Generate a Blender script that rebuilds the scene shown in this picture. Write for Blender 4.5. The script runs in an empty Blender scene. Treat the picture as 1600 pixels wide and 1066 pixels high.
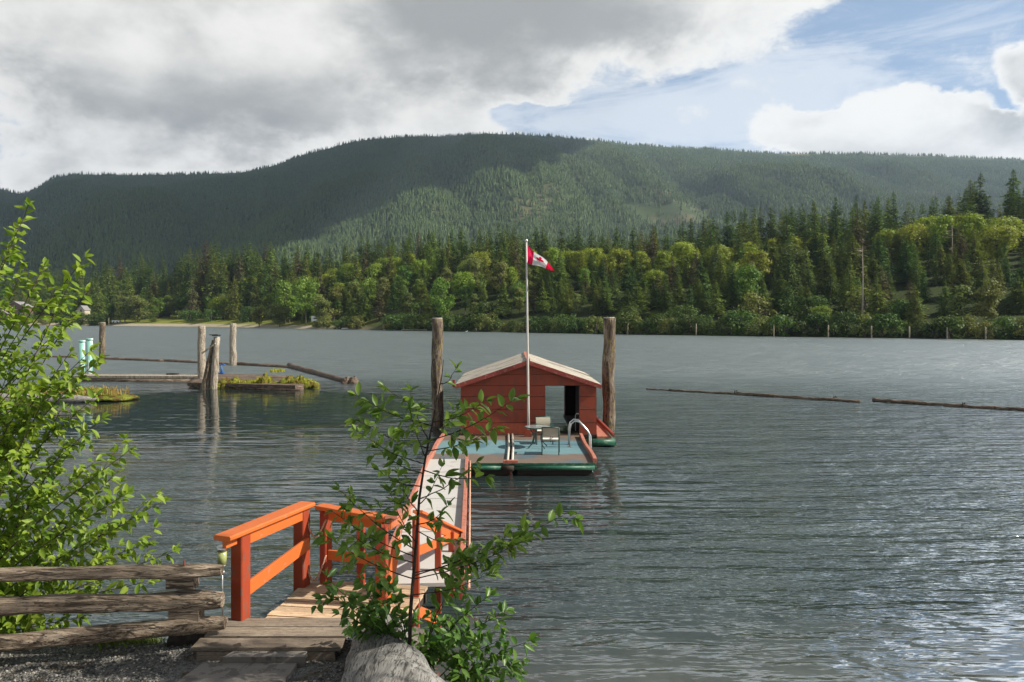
import bpy, math, random
import numpy as np
from mathutils import Vector, Matrix, noise as mn

# ------------------------------------------------------------------ camera, world, sun, exposure
sc = bpy.context.scene
COL = sc.collection
F, HZ, CH = 1155.0, 497.0, 4.6           # focal length in photo pixels, horizon row, eye height in metres
cam = bpy.data.cameras.new('camera'); cam.sensor_width = 36; cam.lens = 36 * F / 1600
cam.shift_y = -(533 - HZ) / 1600; cam.clip_start = 0.1; cam.clip_end = 9000
co = bpy.data.objects.new('camera', cam); COL.objects.link(co)
co.location = (0, 0, CH); co.rotation_euler = (math.radians(90), 0, 0); sc.camera = co

SUN_EL, SUN_AZ = math.radians(38), math.radians(97)      # azimuth clockwise from +Y
SUNV = Vector((math.cos(SUN_EL) * math.sin(SUN_AZ), math.cos(SUN_EL) * math.cos(SUN_AZ), math.sin(SUN_EL)))
sl = bpy.data.lights.new('sun', 'SUN'); sl.energy = 4.9; sl.angle = math.radians(0.5); sl.color = (1.0, 0.93, 0.82)
so = bpy.data.objects.new('sun', sl); COL.objects.link(so)
so.rotation_euler = SUNV.to_track_quat('Z', 'Y').to_euler(); so.location = (60, -10, 60)

sc.view_settings.view_transform = 'Standard'; sc.view_settings.look = 'None'
sc.view_settings.exposure = 0.6; sc.view_settings.gamma = 1.0
sc.cycles.use_denoising = True
sc.cycles.max_bounces = 8; sc.cycles.transparent_max_bounces = 8; sc.cycles.volume_bounces = 0
sc.cycles.caustics_reflective = False; sc.cycles.caustics_refractive = False
sc.cycles.sample_clamp_indirect = 4.0

class NT:
    """small helper around a node tree"""
    def __init__(s, nt): s.nt = nt; s.n = nt.nodes; s.l = nt.links
    def new(s, typ, **kw):
        n = s.n.new(typ)
        for k, v in kw.items(): setattr(n, k, v)
        return n
    def put(s, sock, v):
        if hasattr(v, 'is_linked') or hasattr(v, 'links'): s.l.new(v, sock)
        else: sock.default_value = v
    def m(s, op, a, b=0.0, c=None, clamp=False):
        n = s.new('ShaderNodeMath', operation=op, use_clamp=clamp)
        s.put(n.inputs[0], a); s.put(n.inputs[1], b)
        if c is not None: s.put(n.inputs[2], c)
        return n.outputs[0]
    def sstep(s, x, lo, hi):
        n = s.new('ShaderNodeMapRange', interpolation_type='SMOOTHSTEP')
        s.put(n.inputs[0], x); s.put(n.inputs[1], lo); s.put(n.inputs[2], hi)
        return n.outputs[0]
    def mix(s, f, a, b, blend='MIX'):
        n = s.new('ShaderNodeMix', data_type='RGBA', blend_type=blend)
        s.put(n.inputs[0], f); s.put(n.inputs[6], a if not isinstance(a, tuple) else (*a[:3], 1)); s.put(n.inputs[7], b if not isinstance(b, tuple) else (*b[:3], 1))
        return n.outputs[2]
    def noise(s, vec, scale=5, detail=4, rough=0.55, dist=0.0, sc3=None, rot=None):
        if sc3 or rot:
            mp = s.new('ShaderNodeMapping'); s.l.new(vec, mp.inputs[0])
            if sc3: mp.inputs[3].default_value = sc3
            if rot: mp.inputs[2].default_value = rot
            vec = mp.outputs[0]
        n = s.new('ShaderNodeTexNoise'); s.l.new(vec, n.inputs['Vector'])
        n.inputs['Scale'].default_value = scale; n.inputs['Detail'].default_value = detail
        n.inputs['Roughness'].default_value = rough; n.inputs['Distortion'].default_value = dist
        return n.outputs[0]
    def ramp(s, f, stops):
        n = s.new('ShaderNodeValToRGB'); s.put(n.inputs[0], f)
        e = n.color_ramp.elements
        while len(e) < len(stops): e.new(0.5)
        for i, (p, c) in enumerate(stops):
            e[i].position = p; e[i].color = (*c, 1)
        return n.outputs[0]

def build_world():
    w = bpy.data.worlds.new('World'); sc.world = w; w.use_nodes = True
    t = NT(w.node_tree); t.n.clear()
    out = t.new('ShaderNodeOutputWorld'); bg = t.new('ShaderNodeBackground'); bg.inputs[1].default_value = 0.1
    t.l.new(bg.outputs[0], out.inputs[0])
    sky = t.new('ShaderNodeTexSky', sky_type='NISHITA', sun_disc=False)
    sky.sun_elevation = SUN_EL; sky.sun_rotation = SUN_AZ; sky.air_density = 1.0; sky.dust_density = 0.6; sky.ozone_density = 1.6
    tc = t.new('ShaderNodeTexCoord'); d = tc.outputs['Generated']
    sx = t.new('ShaderNodeSeparateXYZ'); t.l.new(d, sx.inputs[0])
    x, y, z = sx.outputs
    ym = t.m('MAXIMUM', y, 0.06)
    U = t.m('DIVIDE', x, ym); V = t.m('DIVIDE', z, ym)              # tangent-plane direction towards +Y (north)
    wob = t.noise(d, 3.2, 5, 0.6); wob2 = t.noise(d, 9, 5, 0.62, sc3=(1, 1, 1.6))
    wx = t.m('MULTIPLY', t.m('SUBTRACT', wob, 0.5), 0.16)
    Uw = t.m('ADD', U, wx); Vw = t.m('ADD', V, t.m('MULTIPLY', t.m('SUBTRACT', wob2, 0.5), 0.09))
    def blob(px, py, rx, ry, a):
        cx, cy = (px - 800) / F, (HZ - py) / F
        dx = t.m('DIVIDE', t.m('SUBTRACT', Uw, cx), rx / F); dy = t.m('DIVIDE', t.m('SUBTRACT', Vw, cy), ry / F)
        r = t.m('SQRT', t.m('ADD', t.m('MULTIPLY', dx, dx), t.m('MULTIPLY', dy, dy)))
        return t.m('MULTIPLY', t.m('MAXIMUM', t.m('SUBTRACT', 1.0, r), 0.0), a)
    def total(bl):
        s = blob(*bl[0])
        for b in bl[1:]: s = t.m('ADD', s, blob(*b))
        return s
    fb = t.noise(d, 6.5, 9, 0.6, 0.2, sc3=(1, 1, 1.7)); fb2 = t.noise(d, 2.6, 6, 0.55, 0.3, sc3=(1, 1, 2.0))
    cov = total([(330, 40, 620, 330, 1.3), (700, 120, 260, 90, 0.7), (600, 185, 190, 55, 1.1), (900, 10, 470, 130, 1.2), (150, 270, 330, 70, 0.5),
                 (1265, 205, 115, 48, 1.5), (1420, 205, 170, 74, 1.9), (1570, 222, 180, 60, 1.9), (1610, 115, 75, 62, 1.4), (1480, 250, 230, 60, 1.3),
                 (60, 226, 110, 20, -0.35), (840, 185, 210, 34, -1.2)])
    over = t.m('MULTIPLY', t.sstep(V, 0.46, 0.7), 0.26)                    # above the frame: broken cloud
    cov = t.m('ADD', t.m('ADD', cov, over), t.m('MULTIPLY', t.m('SUBTRACT', fb, 0.5), 1.3))
    cov = t.m('ADD', cov, t.m('MULTIPLY', t.m('SUBTRACT', fb2, 0.5), 0.3))
    alpha = t.sstep(t.m('ADD', cov, t.m('MULTIPLY', t.m('SUBTRACT', t.noise(d, 24, 6, 0.65, 0.4, sc3=(1, 1, 1.5)), 0.5), 0.55)), 0.06, 0.36)
    thick = t.sstep(cov, 0.2, 0.75)
    # thin streaked cirrus
    cir = t.noise(d, 4.5, 9, 0.66, 0.9, sc3=(1.0, 0.8, 4.2), rot=(0, math.radians(14), 0))
    cirm = total([(1000, 180, 520, 150, 1.25), (1250, 160, 320, 110, 0.7), (1430, 60, 320, 110, 0.42)])
    cirA = t.m('MULTIPLY', t.sstep(t.m('ADD', cir, t.m('MULTIPLY', cirm, 0.30)), 0.50, 0.86), 0.86)
    # how grey: named dark patches plus thickness
    dark = total([(770, 28, 340, 115, 1.35), (250, 175, 330, 95, 0.85), (430, 195, 170, 75, 0.85), (620, 120, 190, 55, 0.5), (60, 110, 170, 130, 0.8),
                  (1590, 175, 110, 60, 0.9), (1420, 245, 260, 50, 0.7), (980, 10, 200, 70, 0.3)])
    dark = t.m('ADD', t.m('MULTIPLY_ADD', dark, 0.85, 0.24), t.m('MULTIPLY', t.m('SUBTRACT', fb2, 0.50), 0.9))
    dark = t.m('ADD', dark, t.m('ADD', t.m('MULTIPLY', t.m('SUBTRACT', wob2, 0.5), 1.0), t.m('MULTIPLY', t.m('SUBTRACT', fb, 0.45), 1.7)))
    dk = t.m('MULTIPLY', t.sstep(dark, 0.0, 1.25), thick)
    cc = t.ramp(dk, [(0.0, (0.87, 0.865, 0.84)), (0.3, (0.70, 0.70, 0.685)), (0.6, (0.54, 0.55, 0.545)), (1.0, (0.37, 0.385, 0.39))])
    ccs = t.new('ShaderNodeVectorMath', operation='SCALE'); t.l.new(cc, ccs.inputs[0]); ccs.inputs[3].default_value = 7.5
    skyc = t.mix(0.6, sky.outputs[0], (2.1, 2.95, 4.2))
    hi = t.m('MULTIPLY_ADD', t.m('SUBTRACT', t.sstep(V, 0.43, 0.62), t.m('MULTIPLY', t.sstep(V, 1.3, 2.6), 1.2)), 3.0, 1.0)      # added brightness in the unseen sky overhead, to lift the water's reflections
    c1 = t.mix(cirA, skyc, (5.2, 5.6, 6.1))
    c2 = t.mix(alpha, c1, ccs.outputs[0])
    c3 = t.new('ShaderNodeVectorMath', operation='SCALE'); t.l.new(c2, c3.inputs[0]); t.l.new(hi, c3.inputs[3]); t.l.new(c3.outputs[0], bg.inputs[0])
build_world()

# ------------------------------------------------------------------ helpers
rng = random.Random(7); R = rng.uniform
def P(px, py, D): return Vector(((px - 800) * D / F, D, CH - (py - HZ) * D / F))
def W(px, py, z=0.0):            # point of height z seen at px,py
    D = (CH - z) * F / (py - HZ); return Vector(((px - 800) * D / F, D, z))
def interp(x, xs, ys): return float(np.interp(x, xs, ys))
def tag(o, label=None, cat=None, group=None, kind=None):
    if label: o['label'] = label
    if cat: o['category'] = cat
    if group: o['group'] = group
    if kind: o['kind'] = kind
    return o
def empty(name, loc, label=None, cat=None, group=None):
    o = bpy.data.objects.new(name, None); o.location = loc; o.empty_display_size = 0.1; COL.objects.link(o)
    return tag(o, label, cat, group)
class MB:
    def __init__(s): s.v = []; s.f = []; s.sm = []; s.mi = []
    def quadface(s, pts, mi=0, sm=False):
        n = len(s.v); s.v += [tuple(p) for p in pts]; s.f.append(tuple(range(n, n + len(pts)))); s.sm.append(sm); s.mi.append(mi)
    def beam(s, a, b, w, h, up=(0, 0, 1), mi=0, bev=0.0, jit=0.0):
        """a rectangular board from a to b; w across, h along up; edges chamfered by bev"""
        a = Vector(a); b = Vector(b); d = (b - a).normalized(); up = Vector(up)
        x = d.cross(up)
        x = x.normalized() if x.length > 1e-5 else Vector((1, 0, 0))
        y = x.cross(d).normalized()
        bev = bev or min(w, h) * 0.08
        pr = [(-w/2+bev, -h/2), (w/2-bev, -h/2), (w/2, -h/2+bev), (w/2, h/2-bev), (w/2-bev, h/2), (-w/2+bev, h/2), (-w/2, h/2-bev), (-w/2, -h/2+bev)]
        n = len(s.v); k = 8
        for e, p in enumerate((a, b)):
            for (i, j) in pr: s.v.append(tuple(p + x * i + y * j))
        for i in range(k):
            s.f.append((n + i, n + k + i, n + k + (i + 1) % k, n + (i + 1) % k)); s.sm.append(False); s.mi.append(mi)
        s.f.append(tuple(n + i for i in range(k))); s.f.append(tuple(n + k + k - 1 - i for i in range(k))); s.sm += [False] * 2; s.mi += [mi] * 2
    def box(s, c, sx, sy, sz, mi=0):
        c = Vector(c); s.beam(c - Vector((0, sy / 2, 0)), c + Vector((0, sy / 2, 0)), sx, sz, mi=mi)
    def tube(s, pts, rad, seg=8, cap=True, mi=0, jit=0.0, sm=True, squash=1.0):
        pts = [Vector(p) for p in pts]
        if not hasattr(rad, '__len__'): rad = [rad] * len(pts)
        n0 = len(s.v); prev = None
        for i, p in enumerate(pts):
            d = (pts[min(i + 1, len(pts) - 1)] - pts[max(i - 1, 0)]).normalized()
            if prev is None:
                x = d.cross(Vector((0, 0, 1))); x = x.normalized() if x.length > 0.05 else Vector((1, 0, 0))
            else:
                x = (prev - d * prev.dot(d)).normalized()
            prev = x; y = d.cross(x)
            for k in range(seg):
                a = 2 * math.pi * k / seg
                r = rad[i]
                if jit: r *= 1 + jit * mn.noise(Vector((math.cos(a) * 1.6 + p.x * 0.7, math.sin(a) * 1.6 + p.y * 0.7, p.z * 0.7 + i * 0.35)))
                s.v.append(tuple(p + x * math.cos(a) * r + y * math.sin(a) * r * squash))
        for i in range(len(pts) - 1):
            for k in range(seg):
                a, b = n0 + i * seg + k, n0 + i * seg + (k + 1) % seg
                s.f.append((a, b, b + seg, a + seg)); s.sm.append(sm); s.mi.append(mi)
        if cap:
            s.f.append(tuple(n0 + seg - 1 - k for k in range(seg))); s.f.append(tuple(n0 + (len(pts) - 1) * seg + k for k in range(seg))); s.sm += [False] * 2; s.mi += [mi] * 2
    def build(s, name, mat, parent=None, origin=None):
        me = bpy.data.meshes.new(name); o = bpy.data.objects.new(name, me)
        if parent is not None:
            og = Vector(parent.location)
            q = parent.parent
            while q is not None: og += Vector(q.location); q = q.parent
        elif origin is not None: og = Vector(origin)
        else: og = Vector((0, 0, 0))
        me.from_pydata([(v[0] - og.x, v[1] - og.y, v[2] - og.z) for v in s.v], [], s.f)
        me.polygons.foreach_set('use_smooth', s.sm)
        mats = mat if isinstance(mat, (list, tuple)) else [mat]
        for m_ in mats: me.materials.append(m_)
        me.polygons.foreach_set('material_index', s.mi); me.update()
        COL.objects.link(o)
        if parent is not None: o.parent = parent
        elif origin is not None: o.location = og
        return o
def mesh_np(name, V, Fc, mat, smooth=False, parent=None, nper=3):
    me = bpy.data.meshes.new(name); V = np.asarray(V, dtype=np.float32); Fc = np.asarray(Fc, dtype=np.int32)
    me.vertices.add(len(V)); me.vertices.foreach_set('co', V.ravel())
    me.loops.add(Fc.size); me.loops.foreach_set('vertex_index', Fc.ravel())
    me.polygons.add(len(Fc)); me.polygons.foreach_set('loop_start', np.arange(0, Fc.size, nper, dtype=np.int32))
    me.polygons.foreach_set('use_smooth', np.full(len(Fc), smooth))
    me.update(calc_edges=True); me.validate()
    me.materials.append(mat)
    o = bpy.data.objects.new(name, me); COL.objects.link(o)
    if parent is not None: o.parent = parent
    return o

def mat(name, fn, rough=0.8, spec=0.3, metal=0.0):
    m = bpy.data.materials.new(name); m.use_nodes = True
    t = NT(m.node_tree); b = t.n['Principled BSDF']
    b.inputs['Roughness'].default_value = rough; b.inputs['Specular IOR Level'].default_value = spec; b.inputs['Metallic'].default_value = metal
    tc = t.new('ShaderNodeTexCoord'); g = t.new('ShaderNodeNewGeometry')
    fn(t, b, tc.outputs['Object'], g)
    return m
def bump(t, b, h, strength=0.5, dist=0.01):
    n = t.new('ShaderNodeBump'); n.inputs['Strength'].default_value = strength; n.inputs['Distance'].default_value = dist
    t.l.new(h, n.inputs['Height']); t.l.new(n.outputs[0], b.inputs['Normal'])
def paint(name, col, wear=(0.3, 0.26, 0.2), amount=0.45, rough=0.6, fade=0.18, wscale=9, grain=(1, 1, 1)):
    def fn(t, b, v, g):
        n1 = t.noise(v, wscale, 7, 0.65, sc3=grain); n2 = t.noise(v, 1.3, 4); n3 = t.noise(v, 38, 3, sc3=grain)
        c = t.mix(t.m('MULTIPLY', n2, 2 * fade), col, tuple(min(1, q * 1.5 + 0.05) for q in col))
        c = t.mix(t.m('MULTIPLY', n3, 0.35), c, tuple(q * 0.55 for q in col))
        c = t.mix(t.sstep(n1, 0.68 - amount * 0.36, 0.73 - amount * 0.36), c, wear)
        t.l.new(c, b.inputs['Base Color']); bump(t, b, n3, 0.35, 0.003)
    return mat(name, fn, rough)
def wood(name, c1, c2, c3, grain, scale=6, rough=0.85, moss=None, mossz=0.55, bs=0.8, crack=0.9, cw=0.004):
    def fn(t, b, v, g):
        n = t.noise(v, scale, 9, 0.68, 0.4, sc3=grain); n2 = t.noise(v, scale * 5, 5, 0.7, sc3=grain); n3 = t.noise(v, 1.1, 4, 0.6)
        c = t.ramp(n, [(0.36, c3), (0.48, c1), (0.62, c2)])
        c = t.mix(t.sstep(n2, 0.46, 0.40), c, tuple(q * 0.35 for q in c3))
        nc = t.noise(v, scale * 0.55, 4, 0.55, 0.3, sc3=grain); cr = t.m('ABSOLUTE', t.m('SUBTRACT', nc, 0.5)); c = t.mix(t.m('MULTIPLY', t.sstep(cr, cw * 3.5, cw), crack), c, tuple(q * 0.3 for q in c3))
        c = t.mix(t.m('MULTIPLY', t.sstep(n3, 0.35, 0.7), 0.4), c, tuple(q * 0.6 for q in c1))
        isl = t.m('MULTIPLY_ADD', g.outputs['Random Per Island'], 0.45, 0.78)
        sc_ = t.new('ShaderNodeVectorMath', operation='SCALE'); t.l.new(c, sc_.inputs[0]); t.l.new(isl, sc_.inputs[3]); c = sc_.outputs[0]
        if moss:
            mo = t.noise(v, 5, 5, 0.7); c = t.mix(t.sstep(mo, mossz, mossz + 0.1), c, moss)
        t.l.new(c, b.inputs['Base Color'])
        h = t.m('ADD', n, t.m('MULTIPLY', n2, 0.5)); bump(t, b, h, bs, 0.02)
    return mat(name, fn, rough, 0.2)
def plain(name, col, rough=0.5, metal=0.0, var=0.25, sc=12):
    def fn(t, b, v, g):
        c = t.mix(t.m('MULTIPLY', t.noise(v, sc, 5, 0.6), var * 1.6), col, tuple(q * 0.4 for q in col))
        t.l.new(c, b.inputs['Base Color'])
    return mat(name, fn, rough, 0.4, metal)
def leafmat(name, col, tip, trans=0.35, rough=0.5, objvar=0.5, scale=0.25, island=0.5):
    m = bpy.data.materials.new(name); m.use_nodes = True; t = NT(m.node_tree); b = t.n['Principled BSDF']
    g = t.new('ShaderNodeNewGeometry'); oi = t.new('ShaderNodeObjectInfo'); tc = t.new('ShaderNodeTexCoord')
    f = t.m('ADD', t.m('MULTIPLY', g.outputs['Random Per Island'], island), t.m('MULTIPLY', t.noise(tc.outputs['Object'], scale, 3), 1 - island))
    c = t.mix(f, col, tip)
    k = t.m('MULTIPLY_ADD', oi.outputs['Random'], objvar, 1 - objvar / 2)
    s_ = t.new('ShaderNodeVectorMath', operation='SCALE'); t.l.new(c, s_.inputs[0]); t.l.new(k, s_.inputs[3])
    hs = t.new('ShaderNodeHueSaturation'); t.l.new(s_.outputs[0], hs.inputs['Color'])
    t.l.new(t.m('MULTIPLY_ADD', t.m('FRACT', t.m('MULTIPLY', oi.outputs['Random'], 17.3)), 0.05, 0.475), hs.inputs['Hue'])
    b.inputs['Roughness'].default_value = rough; b.inputs['Specular IOR Level'].default_value = 0.25
    t.l.new(hs.outputs[0], b.inputs['Base Color'])
    tr = t.new('ShaderNodeBsdfTranslucent')
    tcx = t.mix(1.0, hs.outputs[0], (1.5, 1.5, 0.6), 'MULTIPLY'); t.l.new(tcx, tr.inputs[0])
    mx = t.new('ShaderNodeMixShader'); mx.inputs[0].default_value = trans
    t.l.new(b.outputs[0], mx.inputs[1]); t.l.new(tr.outputs[0], mx.inputs[2])
    t.l.new(mx.outputs[0], t.n['Material Output'].inputs[0])
    return m

# ---- numpy value noise
_perm = np.random.RandomState(3).rand(256, 256).astype(np.float64)
def vnoise(x, y):
    xi = np.floor(x).astype(int); yi = np.floor(y).astype(int); fx = x - xi; fy = y - yi
    fx = fx * fx * (3 - 2 * fx); fy = fy * fy * (3 - 2 * fy)
    g = lambda i, j: _perm[i & 255, j & 255]
    return (g(xi, yi) * (1 - fx) + g(xi + 1, yi) * fx) * (1 - fy) + (g(xi, yi + 1) * (1 - fx) + g(xi + 1, yi + 1) * fx) * fy
def fbm(x, y, o=5):
    s = 0; a = 0.5
    for i in range(o): s = s + a * vnoise(x * 2 ** i + 13 * i, y * 2 ** i + 7 * i); a *= 0.5
    return s
sst = lambda x, a, b: np.clip((x - a) / (b - a), 0, 1) ** 2 * (3 - 2 * np.clip((x - a) / (b - a), 0, 1))

# ------------------------------------------------------------------ terrain
def shoreD(px): return CH * F / (np.interp(px, [-2500, -400, 0, 300, 600, 1000, 1600, 2400], [506, 507, 508, 510.5, 516, 523, 531, 541]) - HZ)
def ground(px, s):
    """height of the far shore, s metres behind its waterline"""
    G = np.interp(px, [-300, 0, 400, 800, 1000, 1300, 1600, 1900], [22, 23, 25, 26, 20, 25, 30, 30])
    b = sst(px, 430, 680)
    left = 1.4 * sst(s, -2, 9) + 2.4 * sst(s, 6, 38) + (G - 3.8) * sst(s, 40, 140)
    right = 1.6 * sst(s, 0, 5) + (G - 1.6) * np.clip(sst(s, -35, 125), 0, 1) - (G - 1.6) * sst(0, -35, 125) * (1 - sst(s, 0, 60))
    z = left * (1 - b) + right * b
    z = np.where(s < 0, s * 0.25, np.maximum(z, 0.02))
    return z - (z - 14) * sst(s, 190, 330) * (z > 14)
RX = [-2500, -300, 0, 35, 60, 85, 130, 200, 300, 380, 430, 480, 560, 620, 700, 760, 850, 940, 1000, 1100, 1200, 1350, 1450, 1600, 1900, 3000]
RY = [300, 270, 290, 298, 286, 270, 266, 267, 266, 263, 252, 234, 213, 208, 206, 202, 206, 214, 221, 226, 233, 235, 237, 244, 258, 290]
def mount(px, Y):
    rz = CH + (HZ - (np.interp(px, RX, RY) + 7)) * 3000 / F
    t = np.clip((Y - 1050) / 1950, 0, 1)
    z = 14 + (rz - 14) * t ** 1.12
    X = (px - 800) / F * Y
    env = np.sin(np.pi * np.clip(t, 0, 1)) ** 0.8
    spur = 150 * np.exp(-((Y - 1950) / 420) ** 2) * np.where(px < 830, np.exp(-((px - 830) / 300) ** 2), np.exp(-((px - 830) / 75) ** 2))
    spur += 90 * np.exp(-((Y - 2100) / 420) ** 2) * np.exp(-((px - 1230) / 110) ** 2)
    spur += 95 * np.exp(-((Y - 2000) / 500) ** 2) * np.exp(-((px - 210) / 120) ** 2)
    rav = (np.abs(fbm(X / 330 + 40 + Y / 2600, Y / 1300 + 20, 4) - 0.47) - 0.09) * 330
    z = z + (spur * 0.9 + rav) * env + (fbm(X / 120 + 9, Y / 120 + 4, 3) - 0.44) * 40 * env
    lim = CH + (HZ - (np.interp(px, RX, RY) + 10 + 10 * (1 - t))) * np.maximum(Y, 1) / F
    return np.where(t < 1, lim - np.logaddexp(0, (lim - z) / 14) * 14 + 0, z)

def grid_mesh(name, Xg, Yg, Zg, m):
    r, c = Xg.shape; V = np.stack([Xg, Yg, Zg], -1).reshape(-1, 3); i = np.arange(r * c).reshape(r, c)
    Q = np.stack([i[:-1, :-1], i[:-1, 1:], i[1:, 1:], i[1:, :-1]], -1).reshape(-1, 4)
    return mesh_np(name, V, Q, m, True, nper=4)

def m_shore(t, b, v, g):
    pz = t.new('ShaderNodeSeparateXYZ'); t.l.new(v, pz.inputs[0])
    n = t.noise(v, 0.13, 8, 0.65); n2 = t.noise(v, 1.5, 6, 0.7)
    grass = t.mix(n2, (0.10, 0.13, 0.02), (0.24, 0.24, 0.05)); sand = t.mix(n2, (0.30, 0.26, 0.18), (0.42, 0.36, 0.26))
    z = t.m('ADD', pz.outputs[2], t.m('MULTIPLY', t.m('SUBTRACT', n, 0.5), 1.1))
    c = t.mix(t.sstep(z, 1.1, 1.7), sand, grass); c = t.mix(t.m('MAXIMUM', t.sstep(z, 4.3, 6.0), t.sstep(pz.outputs[0], -75, -45)), c, t.mix(n2, (0.025, 0.04, 0.012), (0.05, 0.06, 0.02)))
    t.l.new(c, b.inputs['Base Color'])
M_shore = mat('far_shore_ground', m_shore, 0.95, 0.1)
def m_mount(t, b, v, g):
    n = t.noise(v, 0.02, 8, 0.7); n2 = t.noise(v, 0.004, 5, 0.6)
    c = t.mix(n, (0.025, 0.045, 0.018), (0.075, 0.10, 0.035)); c = t.mix(t.sstep(n2, 0.55, 0.66), c, (0.12, 0.115, 0.06))
    t.l.new(c, b.inputs['Base Color'])
M_mount = mat('mountain_ground', m_mount, 0.95, 0.1)

pxs = np.linspace(-1400, 3000, 260)
ss = np.array([-14, -5, -1, 0.0, 1.5, 3, 5, 8, 12, 17, 23, 30, 38, 46, 55, 65, 76, 88, 100, 112, 125, 140, 160, 190, 230, 280, 340])
PX, S = np.meshgrid(pxs, ss); YY = shoreD(PX) + S
ZZ = ground(PX, S) + np.where(S > 10, (fbm(PX / 60, S / 20, 3) - .45) * 1.5, 0)
o = grid_mesh('far_shore', (PX - 800) / F * YY, YY, ZZ, M_shore); tag(o, kind='structure', label='wooded far shore of the lake rising from a narrow beach')
lastY = YY[-1]
ys = np.concatenate([[0, 1], np.linspace(1050, 3000, 110), [3150, 3400, 3800]])
PX2, Y2 = np.meshgrid(pxs, ys)
Y2[0] = lastY; Y2[1] = np.maximum(lastY + 60, 960)
Z2 = mount(PX2, Y2); Z2[0] = ZZ[-1] - 0.3; Z2[1] = 13
for k, dz in ((-3, 30), (-2, 160), (-1, 420)): Z2[k] = Z2[-4] - dz
Z2 = np.maximum(Z2, 10)
o = grid_mesh('mountain', (PX2 - 800) / F * Y2, Y2, Z2, M_mount); tag(o, kind='structure', label='long forested mountain ridge beyond the lake')

# far forest on the mountain: one mass nobody could count
def far_forest():
    rs = np.random.RandomState(5); N = 190000
    Y = np.sqrt(rs.uniform(1150 ** 2, 3050 ** 2, N)); px = rs.uniform(-150, 1750, N); X = (px - 800) / F * Y
    z = mount(px, np.minimum(Y, 3000)) - np.maximum(Y - 3000, 0) * 0.2
    scr = HZ - (z - CH) * F / Y
    clear = (np.abs(px - 1040 - (scr - 330) * 1.2) < 62 + 30 * (fbm(px / 25, scr / 12, 2) - .5)) & (scr > 318) & (scr < 350)   # the old clear-cut
    thin = fbm(X / 60, Y / 60, 3) > 0.60
    keep = ~(clear & (rs.rand(N) > .06)) & ~(thin & (rs.rand(N) > .6)) & (scr < 420)
    X, Y, z = X[keep], Y[keep], z[keep]; n = len(X)
    h = rs.uniform(10, 18, n) * (0.65 + 0.75 * fbm(X / 90 + 5, Y / 90, 3)); w = h * rs.uniform(0.13, 0.21, n); a0 = rs.uniform(0, 6.28, n)
    V = np.zeros((n, 10, 3), np.float32)
    for k in range(4):
        a = a0 + k * math.pi / 2; ww = w * rs.uniform(0.75, 1.25, n)
        V[:, k] = np.stack([X + np.cos(a) * ww, Y + np.sin(a) * ww, z + h * 0.08 + rs.uniform(-1, 1, n)], -1)
        a = a + 0.7
        V[:, 5 + k] = np.stack([X + np.cos(a) * ww * 0.62, Y + np.sin(a) * ww * 0.62, z + h * 0.5 + rs.uniform(-1, 1, n)], -1)
    V[:, 4] = np.stack([X, Y, z + h * 0.78], -1); V[:, 9] = np.stack([X + rs.uniform(-.5, .5, n), Y, z + h], -1)
    T = np.array([[0, 1, 4], [1, 2, 4], [2, 3, 4], [3, 0, 4], [5, 6, 9], [6, 7, 9], [7, 8, 9], [8, 5, 9]])
    Fc = (np.arange(n)[:, None, None] * 10 + T[None]).reshape(-1, 3)
    m = leafmat('far_conifer', (0.034, 0.064, 0.024), (0.125, 0.160, 0.050), 0.0, 0.9, 0.0, 0.006, 0.55)
    o = mesh_np('mountain_forest', V.reshape(-1, 3), Fc, m)
    tag(o, 'dense far-off conifer forest covering the mountain slopes', 'forest', kind='stuff')
far_forest()

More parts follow.
